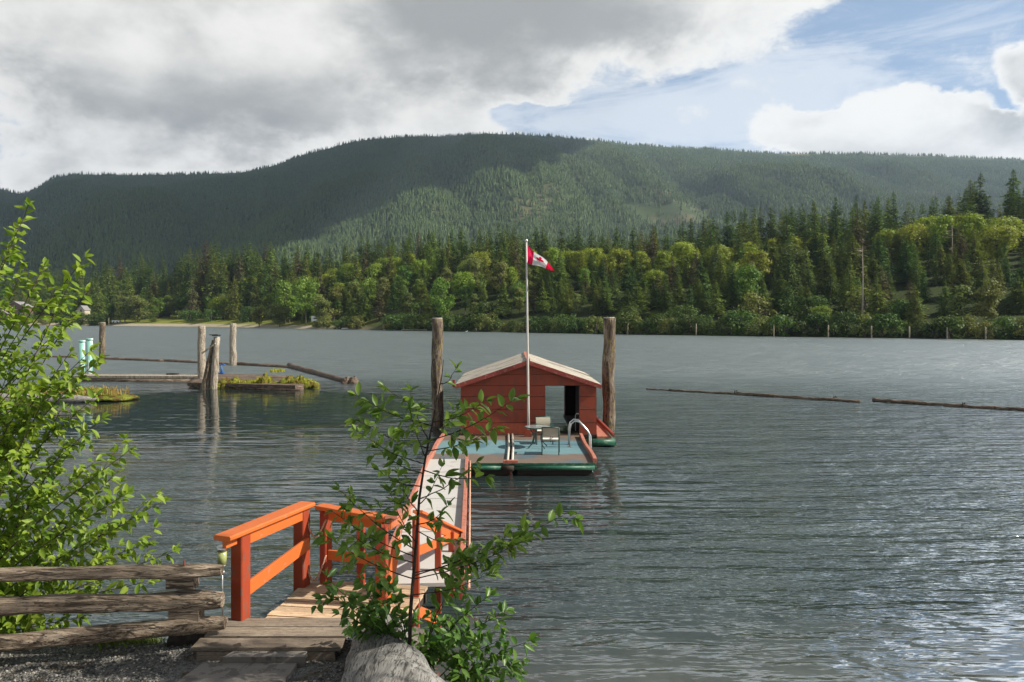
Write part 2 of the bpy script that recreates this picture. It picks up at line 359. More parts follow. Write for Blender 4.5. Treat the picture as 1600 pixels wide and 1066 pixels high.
# lake
def m_water():
    m = bpy.data.materials.new('lake_water'); m.use_nodes = True; t = NT(m.node_tree); b = t.n['Principled BSDF']
    tc = t.new('ShaderNodeTexCoord'); v = tc.outputs['Object']
    sp = t.new('ShaderNodeSeparateXYZ'); t.l.new(v, sp.inputs[0]); x, y, z = sp.outputs
    # depth of the bed: shallow close to the near bank
    near = t.sstep(t.m('ADD', t.m('SUBTRACT', y, t.m('MULTIPLY', x, 0.05)), t.m('MULTIPLY', t.noise(v, 0.8, 4), 2.2)), 9.0, 13.5)
    stones = t.noise(v, 6.0, 5, 0.6)
    bed = t.mix(stones, (0.050, 0.056, 0.050), (0.115, 0.120, 0.102))
    c = t.mix(near, bed, (0.012, 0.021, 0.021))
    b.inputs['IOR'].default_value = 2.45; b.inputs['Specular IOR Level'].default_value = 0.5
    # wind ripples: sheltered water behind the log boom and close to the bank is calmer
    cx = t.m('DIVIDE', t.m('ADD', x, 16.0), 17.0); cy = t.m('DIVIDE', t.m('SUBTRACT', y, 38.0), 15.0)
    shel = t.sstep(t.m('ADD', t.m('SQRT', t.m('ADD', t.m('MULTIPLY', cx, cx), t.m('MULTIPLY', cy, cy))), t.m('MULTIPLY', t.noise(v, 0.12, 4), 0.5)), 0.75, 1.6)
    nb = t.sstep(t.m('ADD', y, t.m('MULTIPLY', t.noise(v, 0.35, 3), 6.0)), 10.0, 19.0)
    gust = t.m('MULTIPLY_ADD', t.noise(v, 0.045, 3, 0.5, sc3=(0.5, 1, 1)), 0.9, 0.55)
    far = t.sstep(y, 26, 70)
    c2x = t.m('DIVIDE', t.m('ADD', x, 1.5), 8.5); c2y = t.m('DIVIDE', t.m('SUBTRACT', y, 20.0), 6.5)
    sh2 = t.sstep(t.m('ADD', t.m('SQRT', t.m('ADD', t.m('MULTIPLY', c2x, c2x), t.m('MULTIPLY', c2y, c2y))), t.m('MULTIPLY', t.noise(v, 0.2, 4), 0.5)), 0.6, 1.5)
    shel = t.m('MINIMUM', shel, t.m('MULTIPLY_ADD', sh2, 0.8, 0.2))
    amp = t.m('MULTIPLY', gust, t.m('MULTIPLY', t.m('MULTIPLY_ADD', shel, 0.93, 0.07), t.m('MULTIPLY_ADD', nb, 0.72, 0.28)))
    r1 = t.noise(v, 1.0, 1.6, 0.45, 0.3, sc3=(0.46, 2.8, 1), rot=(0, 0, 0.10))
    r2 = t.noise(v, 1.0, 2, 0.5, 0.2, sc3=(2.6, 9.5, 1), rot=(0, 0, -0.16))
    r3 = t.noise(v, 1.0, 2, 0.5, 0.3, sc3=(0.28, 0.8, 1), rot=(0, 0, 0.2))
    swell = t.noise(v, 1.0, 2, 0.4, 1.2, sc3=(0.9, 1.9, 1), rot=(0, 0, -0.25))
    h = t.m('ADD', t.m('MULTIPLY', r1, 0.070), t.m('MULTIPLY', t.m('MULTIPLY', r2, 0.030), t.m('MULTIPLY', shel, t.m('MULTIPLY_ADD', nb, 0.8, 0.2))))
    h = t.m('ADD', h, t.m('MULTIPLY', r3, 0.10))
    h = t.m('MULTIPLY', t.m('MULTIPLY', h, amp), t.m('MULTIPLY_ADD', far, 1.8, 2.6))
    h = t.m('ADD', h, t.m('MULTIPLY', t.m('MULTIPLY', swell, 0.048), t.m('MULTIPLY_ADD', shel, 0.9, 0.1)))
    c = t.mix(t.m('MULTIPLY', t.m('MULTIPLY', t.m('MULTIPLY', t.m('MULTIPLY_ADD', far, 0.45, 0.55), nb), shel), gust), c, t.mix(t.sstep(t.noise(v, 1.0, 4, 0.6, sc3=(.25, 1.2, 1)), 0.35, 0.65), (0.060, 0.084, 0.082), (0.115, 0.145, 0.142))); t.l.new(c, b.inputs['Base Color'])      # pale sky reflection of ruffled open water mixed into the base colour
    bn = t.new('ShaderNodeBump'); bn.inputs['Strength'].default_value = 1.0; bn.inputs['Distance'].default_value = 1.0
    t.l.new(h, bn.inputs['Height']); t.l.new(bn.outputs[0], b.inputs['Normal'])
    t.l.new(t.m('MULTIPLY_ADD', t.m('MULTIPLY', far, shel), 0.3, t.m('MULTIPLY_ADD', t.m('MULTIPLY', shel, nb), 0.06, 0.02)), b.inputs['Roughness'])
    return m
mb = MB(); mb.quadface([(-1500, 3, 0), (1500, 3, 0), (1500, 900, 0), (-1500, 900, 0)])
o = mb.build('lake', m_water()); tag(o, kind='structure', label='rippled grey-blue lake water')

# near bank
def bank_z(x, y):
    # gravel shelf; drops to the water in front, rises towards the viewer
    edge = 8.55 + 0.12 * math.sin(x * 2.1) - (0.75 * max(0, min(1, (x + 1.7) / 0.9))) - max(0, x + 0.8) * 0.9
    z = 0.88 + max(0, 7.2 - y) * 0.16
    if y > edge: z -= (y - edge) * 1.25
    if x > -1.2: z -= (x + 1.2) * 0.55
    return max(z, -0.9) + 0.03 * mn.noise(Vector((x * 2, y * 2, 0)))
def near_bank():
    xs = np.arange(-14, 6, 0.16); ys_ = np.arange(0.5, 11.5, 0.12)
    Xg, Yg = np.meshgrid(xs, ys_); Zg = np.vectorize(bank_z)(Xg, Yg)
    def fn(t, b, v, g):
        vo = t.new('ShaderNodeTexVoronoi'); t.l.new(v, vo.inputs['Vector']); vo.inputs['Scale'].default_value = 34
        n = t.noise(v, 3, 5); 
        c = t.mix(vo.outputs['Color'], (0.09, 0.09, 0.085), (0.24, 0.23, 0.21)); c = t.mix(t.sstep(n, 0.55, 0.7), c, (0.10, 0.075, 0.045))
        t.l.new(c, b.inputs['Base Color']); bump(t, b, t.m('SUBTRACT', 1.0, vo.outputs['Distance']), 1.0, 0.03)
    o = grid_mesh('near_bank', Xg, Yg, Zg, mat('gravel_ground', fn, 0.95, 0.2)); tag(o, kind='structure', label='gravel bank at the near shore')
    # loose stones
    rs = random.Random(4); V = []; Fc = []
    ico = [(0, 0, 1), (.9, 0, .3), (.3, .85, .3), (-.7, .5, .3), (-.7, -.5, .3), (.3, -.85, .3), (0.6, 0.4, -.5), (-.2, .8, -.5), (-.8, 0, -.5), (-.2, -.8, -.5), (.6, -.5, -.5)]
    tf = [(0,1,2),(0,2,3),(0,3,4),(0,4,5),(0,5,1),(1,6,2),(2,7,3),(3,8,4),(4,9,5),(5,10,1),(6,7,2),(7,8,3),(8,9,4),(9,10,5),(10,6,1)]
    for i in range(14000):
        x, y = rs.uniform(-6.8, -0.9), rs.uniform(6.6, 8.75)
        if -3.6 < x < -2.05 and y < 8.05 + 0.0: continue
        r = rs.choice([0.006, 0.008, 0.010, 0.013, 0.019]) * rs.uniform(.7, 1.2); a = rs.uniform(0, 6.3); q = rs.uniform(.6, 1); n = len(V)
        z = bank_z(x, y) + r * 0.4
        for p in ico:
            X_, Y_ = p[0] * r, p[1] * r * q
            V.append((x + X_ * math.cos(a) - Y_ * math.sin(a), y + X_ * math.sin(a) + Y_ * math.cos(a), z + p[2] * r * .7))
        Fc += [(n + a_, n + b_, n + c_) for a_, b_, c_ in tf]
    def f2(t, b, v, g):
        c = t.ramp(g.outputs['Random Per Island'], [(0, (0.06, 0.06, 0.058)), (.45, (0.14, 0.14, 0.13)), (.85, (0.27, 0.25, 0.215)), (1, (0.46, 0.43, 0.38))]); t.l.new(c, b.inputs['Base Color'])
    o = mesh_np('gravel', V, Fc, mat('gravel_stone', f2, 0.85, 0.3)); tag(o, 'loose grey gravel stones scattered on the near bank', 'gravel', kind='stuff')
near_bank()

# ------------------------------------------------------------------ materials
M_red = paint('boathouse_red_paint', (0.25, 0.042, 0.016), (0.19, 0.05, 0.03), 0.46, 0.6, 0.16, 2.2, (2, 2, 1))
M_redin = paint('unlit_inner_wall', (0.03, 0.012, 0.01), (0.02, 0.012, 0.01), 0.3, 0.8)  # the interior's unlit darkness is put into this wall colour
M_trim = paint('red_trim_paint', (0.24, 0.035, 0.022), (0.3, 0.12, 0.09), 0.36, 0.5)
M_roof = paint('white_roof_sheet', (0.44, 0.40, 0.34), (0.27, 0.235, 0.18), 0.50, 0.7, 0.12, 3.0, (.5, 1.6, 1))
M_orange = paint('orange_rail_paint', (0.56, 0.130, 0.026), (0.36, 0.20, 0.13), 0.24, 0.42, 0.1, 7)
M_orange_red = paint('orange_red_post_paint', (0.30, 0.045, 0.015), (0.20, 0.075, 0.05), 0.34, 0.5, 0.12, 6, (3, 3, .7))
M_pink = paint('faded_salmon_paint', (0.44, 0.165, 0.115), (0.30, 0.11, 0.06), 0.42, 0.7, 0.1, 9)
M_white = paint('white_gangway_sheet', (0.50, 0.485, 0.455), (0.38, 0.35, 0.31), 0.28, 0.6, 0.08, 1.6)
M_green = paint('green_float_pipe', (0.012, 0.085, 0.05), (0.10, 0.16, 0.10), 0.35, 0.4)
M_step = wood('grey_step_board', (0.235, 0.19, 0.145), (0.29, 0.24, 0.185), (0.17, 0.135, 0.10), (0.5, 7, 7), 5, bs=0.25, crack=0.2)
M_plank = wood('warm_deck_board', (0.54, 0.39, 0.25), (0.64, 0.49, 0.33), (0.45, 0.30, 0.19), (0.5, 8, 8), 4, bs=0.2, crack=0.12)
M_rail = wood('split_cedar_rail', (0.28, 0.215, 0.155), (0.45, 0.37, 0.285), (0.085, 0.06, 0.042), (0.22, 4, 4), 6, bs=1.0, cw=0.009)
M_drift = wood('driftwood', (0.25, 0.24, 0.22), (0.34, 0.33, 0.305), (0.15, 0.14, 0.125), (3, 0.2, 3), 4.5, bs=0.8, cw=0.006)
M_pile = wood('weathered_piling', (0.15, 0.115, 0.085), (0.31, 0.26, 0.205), (0.045, 0.032, 0.024), (5, 5, 0.6), 2.2, bs=1.0, moss=(0.20, 0.16, 0.035), mossz=0.55, cw=0.008)
M_pile2 = wood('pale_piling', (0.34, 0.29, 0.225), (0.50, 0.45, 0.37), (0.13, 0.10, 0.075), (4, 4, 0.5), 3, bs=0.8)
M_endgrain = wood('cut_end_grain', (0.40, 0.37, 0.32), (0.52, 0.50, 0.45), (0.22, 0.19, 0.16), (3, 3, 3), 5, bs=0.4)
M_log = wood('floating_log', (0.14, 0.10, 0.075), (0.30, 0.24, 0.18), (0.04, 0.028, 0.022), (0.6, 3, 6), 3, bs=0.8)
M_dark = plain('dark_wet_timber', (0.035, 0.027, 0.02), 0.8)
M_steel = plain('brushed_steel', (0.60, 0.60, 0.58), 0.28, 0.9, 0.1)
M_pole = paint('white_pole_paint', (0.52, 0.49, 0.43), (0.5, 0.45, 0.38), 0.25, 0.45)
M_teal = paint('teal_pipe_paint', (0.20, 0.42, 0.36), (0.50, 0.60, 0.55), 0.55, 0.45, 0.2, 1.4, (1, 1, 0.2))
M_cgreen = plain('green_chair_frame', (0.012, 0.06, 0.042), 0.4)
def f_sling(t, b, v, g):
    w_ = t.new('ShaderNodeTexWave'); w_.bands_direction = 'X'; t.l.new(v, w_.inputs[0]); w_.inputs['Scale'].default_value = 9; w_.inputs['Distortion'].default_value = 0.3
    t.l.new(t.mix(w_.outputs[1], (0.34, 0.30, 0.22), (0.50, 0.47, 0.38)), b.inputs['Base Color'])
M_sling = mat('striped_sling_fabric', f_sling, 0.8)
M_cush = plain('white_seat_sling', (0.72, 0.69, 0.62), 0.7, 0, 0.1)
M_glass = plain('grey_glass_top', (0.25, 0.28, 0.29), 0.12)
M_rope = paint('orange_white_rope', (0.42, 0.17, 0.08), (0.62, 0.52, 0.42), 0.5, 0.8, 0.2, 60)
M_conc = paint('pale_concrete', (0.21, 0.19, 0.165), (0.13, 0.115, 0.10), 0.42, 0.9, 0.1, 4)
M_bark = wood('shrub_bark', (0.10, 0.07, 0.05), (0.17, 0.13, 0.10), (0.04, 0.028, 0.02), (3, 3, 1), 9, bs=0.3)
M_bark2 = wood('dark_sapling_bark', (0.035, 0.025, 0.02), (0.06, 0.045, 0.035), (0.015, 0.012, 0.01), (3, 3, 1), 9, bs=0.3)
M_trunk = wood('tree_bark', (0.12, 0.10, 0.08), (0.2, 0.17, 0.14), (0.05, 0.04, 0.03), (3, 3, 0.5), 2, bs=0.5)
M_pale = plain('pale_post_timber', (0.30, 0.26, 0.19), 0.8)
M_blue = plain('blue_plastic', (0.03, 0.14, 0.42), 0.5)
M_wire = plain('black_wire', (0.02, 0.02, 0.02), 0.5)
M_wall = plain('cream_siding', (0.55, 0.50, 0.36), 0.8); M_wbrown = plain('brown_siding', (0.16, 0.10, 0.08), 0.8)
M_hroof = plain('grey_shingle_roof', (0.27, 0.26, 0.27), 0.8); M_win = plain('dark_window_glass', (0.03, 0.035, 0.04), 0.1)
M_vwhite = plain('white_bodywork', (0.78, 0.78, 0.76), 0.35, 0, 0.08); M_tyre = plain('black_rubber', (0.02, 0.02, 0.02), 0.8)

# ------------------------------------------------------------------ far trees
def conifer_mesh(seed, H=28.0, Rb=4.2, cm=None, ragged=0.2, start=0.08, sparse=1.0):
    r = random.Random(seed); V = []; Fc = []
    def kite(p, d, side, L, w):
        n = len(V); q = p + d * L * 0.45
        V.extend([tuple(p), tuple(q + side * w), tuple(p + d * L), tuple(q - side * w)]); Fc.append((n, n + 1, n + 2, n + 3))
    z = H * start
    while z < H * 0.985:
        t = (z / H - start) / (1 - start)
        rad = Rb * 1.75 * ((1 - t) ** 0.95) * (0.35 + 0.65 * min(1, t * 5 + 0.35)) * (1 + r.uniform(-ragged, ragged)) + 0.12
        if r.random() < ragged * .25: z += H * .02; continue
        lumpx = 1 + ragged * .9 * math.sin(z * 1.3 + seed * 2.1) * r.uniform(.3, 1)
        nb = max(5, int((8 + 9 * (1 - t)) * sparse)); a0 = r.uniform(0, 6.28)
        for k in range(nb):
            a = a0 + k * 6.283 / nb + r.uniform(-.3, .3); L = rad * lumpx * r.uniform(0.5, 1.2)
            droop = r.uniform(0.05, 0.45) * (1 - 0.7 * t)
            d = Vector((math.cos(a), math.sin(a), -droop + 0.15 * t)).normalized()
            p0 = Vector((0, 0, z + r.uniform(-.3, .3))); side = Vector((-math.sin(a), math.cos(a), 0))
            m_ = max(2, int(L / 0.75))
            for j in range(m_):
                f = (j + 0.5) / m_; p = p0 + d * L * f * 0.85 + Vector((0, 0, -0.25 * L * f * f)); sg = (1 if j % 2 else -1)
                dd = (d * r.uniform(.5, 1) + side * sg * r.uniform(.3, 1.0) + Vector((0, 0, r.uniform(-.55, .15)))).normalized()
                s2 = dd.cross(Vector((r.uniform(-.5, .5), r.uniform(-.5, .5), 1))).normalized()
                ks = min(1.0, 0.3 + rad / 3.0); kite(p, dd, s2, ks * r.uniform(0.9, 1.7), ks * r.uniform(0.22, 0.48))
            kite(p0 + d * L * 0.6, d, side, L * 0.45, 0.22)
        z += H * 0.0185 * r.uniform(.8, 1.25) / sparse ** 0.3
    kite(Vector((0, 0, H * 0.93)), Vector((0, 0, 1)), Vector((1, 0, 0)), H * 0.075, 0.14); kite(Vector((0, 0, H * 0.93)), Vector((0, 0, 1)), Vector((0, 1, 0)), H * 0.075, 0.14)
    me = bpy.data.meshes.new('conifer_crown'); me.from_pydata(V, [], Fc); me.materials.append(cm)
    mb = MB(); mb.tube([(0, 0, -1.5), (0, 0, H * 0.3), (0.1, 0, H * 0.7), (0.05, 0, H * 0.97)], [0.42, 0.34, 0.2, 0.04], 7)
    tm = bpy.data.meshes.new('conifer_trunk'); tm.from_pydata(mb.v, [], mb.f); tm.materials.append(M_trunk)
    return me, tm, H
BULK = []
def bulk_tree(var, px, s, h, wid):
    D = float(shoreD(px)) + s; k = h / var[2]
    BULK.append((var[0], Matrix.Translation(((px - 800) / F * D, D, float(ground(px, s)) - .1)) @ Matrix.Rotation(R(0, 6.28), 4, 'Z') @ Matrix.Diagonal((k * wid, k * wid, k, 1))))
def bulk_build():
    for mi, mname in ((L_cd, 'conifer_mass'), (L_co, 'olive_conifer_mass')):
        Vs = []; Fs = []; n = 0
        for me, M in BULK:
            if me.materials[0] != mi: continue
            co_ = np.empty(len(me.vertices) * 3, np.float32); me.vertices.foreach_get('co', co_); co_ = co_.reshape(-1, 3); A = np.array(M)
            Vs.append(co_ @ A[:3, :3].T + A[:3, 3]); q = np.arange(len(co_)).reshape(-1, 4) + n; Fs.append(q); n += len(co_)
        if Vs: tag(mesh_np(mname, np.concatenate(Vs), np.concatenate(Fs), mi, nper=4), 'mass of %s conifers filling the slope behind the single trees' % ('dark' if mi == L_cd else 'olive'), 'forest', kind='stuff')
def broad_mesh(seed, H=18.0, Rc=6.0, cm=None, nb=20, leaf=0.85, base=0.2, tall=1.0, per=150, trunks=1):
    r = random.Random(seed); V = []; Fc = []; mb = MB(); cz = H * (base + (1 - base) / 2); hz = H * (1 - base) / 2
    for tkk in range(trunks):
        ox = r.uniform(-1, 1) * (trunks > 1); mb.tube([(ox, 0, -1), (ox * 1.5, 0.1, H * 0.35), (ox * 1.8 + 0.3, 0, H * 0.75)], [0.32, 0.24, 0.08], 7)
    for i in range(nb):
        a = r.uniform(0, 6.28); u = r.uniform(-1, 1); q = math.sqrt(max(0, 1 - u * u * 0.9)) * r.uniform(0.35, 0.85)
        c = Vector((math.cos(a) * q * Rc, math.sin(a) * q * Rc, cz + u * hz * 0.82)); br = Rc * r.uniform(0.26, 0.46)
        if i % 3 == 0: mb.tube([(0, 0, H * r.uniform(.15, .5)), tuple((c + Vector((0, 0, cz))) / 2 + Vector((0, 0, -cz * 0.15))), tuple(c)], [0.14, 0.09, 0.03], 5)
        for j in range(per):
            n_ = Vector((r.gauss(0, 1), r.gauss(0, 1), r.gauss(0.25, 1))).normalized(); p = c + Vector((n_.x * br, n_.y * br, n_.z * br * 0.75)) * (r.uniform(0.55, 1.1) if r.random() < .8 else r.uniform(1.0, 1.45))
            d = (Vector((r.gauss(0, 1), r.gauss(0, 1), r.gauss(-0.3, .7)))).normalized(); nn = (n_ * 1.1 + Vector((r.gauss(0, .5), r.gauss(0, .5), r.gauss(0.4, .5)))).normalized()
            d = (d - nn * d.dot(nn)).normalized(); s_ = nn.cross(d); L = leaf * r.uniform(.6, 1.3); w = L * r.uniform(.25, .42); k = len(V)
            V.extend([tuple(p), tuple(p + d * L * .5 + s_ * w), tuple(p + d * L), tuple(p + d * L * .5 - s_ * w)]); Fc.append((k, k + 1, k + 2, k + 3))
    me = bpy.data.meshes.new('leafy_crown'); me.from_pydata(V, [], Fc); me.materials.append(cm)
    tm = bpy.data.meshes.new('leafy_trunk'); tm.from_pydata(mb.v, [], mb.f); tm.materials.append(M_trunk)
    return me, tm, H
L_cd = leafmat('conifer_dark', (0.030, 0.074, 0.018), (0.150, 0.225, 0.048), 0.12, 0.7, 0.5)
L_co = leafmat('conifer_olive', (0.070, 0.118, 0.024), (0.245, 0.300, 0.062), 0.15, 0.7, 0.45)
L_br = leafmat('conifer_brownish', (0.075, 0.066, 0.032), (0.16, 0.135, 0.065), 0.1, 0.8, 0.35)
L_g = leafmat('broadleaf_green', (0.060, 0.125, 0.016), (0.20, 0.295, 0.045), 0.3, 0.55, 0.4)
L_l = leafmat('broadleaf_lime', (0.125, 0.180, 0.018), (0.30, 0.35, 0.05), 0.35, 0.55, 0.25)
L_o = leafmat('broadleaf_olive', (0.080, 0.105, 0.028), (0.23, 0.25, 0.065), 0.25, 0.6, 0.4)
CON_D = [conifer_mesh(1, 28, 4.3, L_cd, .28), conifer_mesh(2, 28, 3.3, L_cd, 0.4), conifer_mesh(3, 28, 5.2, L_cd, 0.35), conifer_mesh(4, 28, 3.2, L_cd, 0.35, 0.25, 0.8)]
CON_O = [conifer_mesh(5, 28, 4.6, L_co, 0.3, 0.03), conifer_mesh(7, 28, 3.6, L_co, 0.45, 0.1, .85), conifer_mesh(6, 28, 5.2, L_co, 0.25, 0.03)]
CON_B = [conifer_mesh(8, 28, 3.6, L_br, 0.35, 0.15, 0.75)]
BR_G = [broad_mesh(11, 18, 5.6, L_g, 24), broad_mesh(12, 18, 6.6, L_g, 28)]
BR_L = [broad_mesh(13, 18, 6.0, L_l, 24), broad_mesh(14, 18, 7.2, L_l, 30)]
BR_O = [broad_mesh(17, 18, 3.3, L_o, 24, 0.7, 0.06), broad_mesh(18, 18, 2.9, L_g, 20, 0.7, 0.1), broad_mesh(15, 18, 4.6, L_o, 24, 0.8, 0.12), broad_mesh(16, 18, 5.4, L_o, 26, 0.8, 0.08)]
L_s = leafmat('shore_shrub_leaf', (0.028, 0.062, 0.014), (0.11, 0.165, 0.034), 0.25, 0.6, 0.5)
SH = [broad_mesh(21, 5, 3.6, L_s, 13, 0.55, -0.1, per=110), broad_mesh(22, 5, 3.2, L_o, 13, 0.5, -0.1, per=110), broad_mesh(23, 5, 4.0, L_s, 15, 0.5, -0.12, per=110)]
def place_tree(name, var, px, s, h, label, cat, group, wid=1.0):
    me, tm, H = var; D = float(shoreD(px)) + s; z = float(ground(px, s)) if s > 0 else 0.0
    e = empty(name, ((px - 800) / F * D, D, z - 0.1), label, cat, group)
    k = h / H; e.scale = (k * wid, k * wid, k); e.rotation_euler = (R(-.02, .02), R(-.02, .02), R(0, 6.28))
    for nm, dd in (('trunk', tm), ('crown', me)):
        c = bpy.data.objects.new(nm, dd); COL.objects.link(c); c.parent = e
    return e
def where(px):
    for lim, w_ in ((160, 'near the far-left houses'), (250, 'at the beach left end'), (340, 'behind the middle of the beach'), (430, 'right of mid-beach'), (495, 'behind the willow clump'), (570, 'behind the camper van'), (660, 'behind the small far dock'), (715, 'behind the left piling'), (800, 'left of the flagpole'), (850, 'behind the flag'), (930, 'right of the flag'), (985, 'behind the right piling'),
                   (1035, 'before the second shore post'), (1150, 'near the second shore post'), (1250, 'near the third shore post'), (1328, 'near the fourth shore post'), (1392, 'near the fifth shore post'), (1450, 'near the sixth shore post'), (1510, 'near the seventh shore post'), (1565, 'near the last shore post'), (9999, 'at the right edge')):
        if px < lim: return w_
SKX = [-150, 0, 100, 160, 230, 262, 300, 370, 410, 450, 500, 560, 650, 700, 780, 850, 920, 1000, 1060, 1100, 1180, 1230, 1300, 1400, 1460, 1510, 1545, 1600, 1750]
SKY = [410, 412, 405, 402, 385, 400, 374, 364, 372, 380, 378, 368, 352, 356, 342, 352, 350, 345, 340, 332, 318, 312, 300, 297, 296, 272, 292, 266, 260]
def topy(px): return interp(px, SKX, SKY)
def hfor(px, s, py):
    D = float(shoreD(px)) + s; return CH + (HZ - py) * D / F - float(ground(px, s))
BK_D = [conifer_mesh(41, 28, 4.3, L_cd, .25, .1, .72), conifer_mesh(42, 28, 3.8, L_cd, .3, .15, .72)]; BK_O = [conifer_mesh(43, 28, 4.5, L_co, .25, .05, .72)]
# back rows reach the skyline; the front one of them is built tree by tree, the rest as a mass
for row, (sb, step, dj) in enumerate(((133, 18, 8), (118, 13, 9), (152, 14, 8))):
    px = -150 + row * 7
    while px < 1740:
        w = 1.0 + 0.6 * max(0, (px - 900) / 700); dy = abs(rng.gauss(0, 9)) * w + (row == 1) * R(6, 26) + (row == 2) * R(0, 16)
        p = px + R(-5, 5); s = sb + R(-dj, dj); h = max(13, min(46, hfor(p, s, topy(p) + dy)))
        br = rng.random(); wd = R(.85, 1.15)
        if row == 0: place_tree('conifer_tree', rng.choice(CON_D if br < 0.80 else (CON_O if br < 0.93 else CON_B)), p, s, h, 'tall skyline conifer ' + where(p), 'conifer', 'skyline conifers ' + where(p), wd)
        else: bulk_tree(rng.choice(BK_D if br < .8 else BK_O), p, s, h, wd)
        px += step * w * R(.7, 1.3)
for i in range(330):
    p = R(-150, 1740); s = R(22, 112); ty = topy(p); b0 = interp(p, [0, 400, 800, 1600], [500, 505, 512, 522])
    if p < 440 and s < 48: continue
    py = ty + 10 + (b0 - ty) * (1 - s / 118) * .62 + abs(rng.gauss(0, 8)); h = max(8, min(30, hfor(p, s, py))); bulk_tree(rng.choice(BK_D + BK_O), p, s, h, R(.9, 1.25))
# middle slope, mixed
for row, s0 in enumerate((100, 84, 68, 54, 40, 28, 17)):
    px = -140 + row * 9
    while px < 1740:
        w = 1.0 + 0.75 * max(0, (px - 700) / 800); p = px + R(-8, 8); s = s0 + R(-6, 6); ty = topy(p)
        b0 = interp(p, [0, 400, 800, 1600], [500, 505, 512, 522]); f = (row + 1) / 8.2
        py = ty + (b0 - ty) * (f * 0.74) + rng.gauss(0, 7) * w
        if p < 440 and s < 36: px += 30; continue
        lime = (820 < p < 1010 and row in (0, 1)) or (1060 < p < 1180 and row in (0, 1) and rng.random() < .6) or (1395 < p < 1575 and row in (0, 1))
        if lime: py = interp(p, [820, 1010, 1070, 1170, 1390, 1450, 1570], [385, 384, 372, 376, 352, 334, 332]) + R(0, 10)
        left = p < 260; q = rng.random(); pb = 0.36 if p < 700 else 0.09
        if 690 < p < 830 and row > 3: pb = 0.45
        if lime: var, nm = rng.choice(BR_L), 'l'
        elif q < pb and row > 1 or (left and q < 0.6): var, nm = (rng.choice(BR_G), 'g') if rng.random() < .5 else (rng.choice(BR_O), 'o')
        elif q < pb + (.08 if p < 600 else .03): var, nm = rng.choice(BR_L), 'l'
        else:
            z_ = rng.random(); var, nm = (rng.choice(CON_D), 'cd') if z_ < .45 else ((rng.choice(CON_O), 'co') if z_ < .86 else (rng.choice(CON_B), 'cb'))
        h = hfor(p, s, py)
        if nm[0] == 'c': h = max(9, min(34, h)); wd = R(.85, 1.2) * (1 + 0.35 * (h < 16))
        else: h = max(6, min(20 if lime else 13.5, h)); wd = R(.85, 1.2)
        lb = {'l': 'bright lime-green tree', 'g': 'fresh green leafy tree', 'o': 'olive-green leafy tree', 'cd': 'dark green conifer', 'co': 'olive-green conifer', 'cb': 'thin brownish conifer'}[nm]
        pos = ['high up', 'high up', 'halfway up', 'halfway up', 'low down', 'low down', 'near the water'][row]
        nc = nm[0] == 'c'
        place_tree('conifer_tree' if nc else 'leafy_tree', var, p, s, h, lb + ' ' + pos + ' ' + where(p), 'conifer' if nc else 'tree', lb + 's ' + pos + ' ' + where(p), wd)
        px += (29 if p > 500 else 27) * w * R(.7, 1.3)
# single trees one can pick out
for (p, s, py, var, nm, lb, wd) in [
    (155, 16, 434, CON_O[0], 'conifer_tree', 'lone pointed conifer standing at the shore left of the grassy beach', .85),
    (478, 14, 434, BR_G[1], 'leafy_tree', 'big round bright green tree right of the round shoreline willow', .9),
    (446, 14, 436, BR_G[0], 'leafy_tree', 'round green tree behind the willow clump at the beach end', .9),
    (437, 3, 472, BR_O[3], 'willow_shrub', 'wide pale willow clump at the end of the grassy beach', 1.5),
    (405, 3, 478, BR_O[2], 'willow_shrub', 'low yellow-green willow left of the wide willow clump', 1.4),
    (195, 12, 462, BR_O[2], 'leafy_tree', 'small olive tree at the left end of the grassy beach', 1.2),
    (215, 14, 458, BR_O[3], 'leafy_tree', 'small spreading olive tree over the left end of the beach', 1.2),
    (240, 16, 478, CON_O[1], 'conifer_tree', 'tiny conifer beside the beach grass', 1.3),
    (690, 6, 432, BR_G[0], 'leafy_tree', 'fresh green leafy tree just left of the tall left piling', .8),
    (1282, 5, 478, BR_G[1], 'leafy_tree', 'bright green bush-like tree behind the pale posts at right', 1.5),
    (1500, 6, 444, BR_O[2], 'leafy_tree', 'open leafy tree leaning at the water on the far right', 1.2),
    (1545, 7, 432, BR_O[3], 'leafy_tree', 'tall open leafy tree at the water on the far right edge', .9),
    (1430, 8, 440, CON_O[0], 'conifer_tree', 'broad olive cedar behind the pale posts on the right', 1.3),
    (1530, 130, 268, CON_D[2], 'conifer_tree', 'tallest conifer standing above the ridge near the right edge', .9),
    (1585, 128, 262, CON_D[0], 'conifer_tree', 'tallest dark conifer at the right edge of the ridge', 1.0)]:
    place_tree(nm, var, p, s, max(4, hfor(p, s, py)), lb, 'conifer' if 'conifer' in nm else ('shrub' if 'shrub' in nm else 'tree'), None, wd)
# bare snags
def snag(px, s, top, label):
    D = float(shoreD(px)) + s; z = float(ground(px, s)); h = hfor(px, s, top); X = (px - 800) / F * D
    e = empty('dead_tree', (X, D, z), label, 'dead tree'); mb = MB(); mb.tube([(X, D, z - 1), (X + .2, D, z + h * .6), (X + .1, D, z + h)], [.22, .15, .04], 7); mb.build('trunk', M_pale, e)
    mb = MB()
    for i in range(16):
        a = R(0, 6.28); zz = z + h * R(.45, .97); L = R(1, 2.6); mb.tube([(X, D, zz), (X + math.cos(a) * L, D + math.sin(a) * L, zz + R(-.3, .6))], [.07, .02], 4)
    mb.build('branches', M_pale, e)
snag(1347, 4, 385, 'tall bare grey dead trunk on the right hillside')
snag(1487, 60, 352, 'pale branching dead tree below the lime trees')
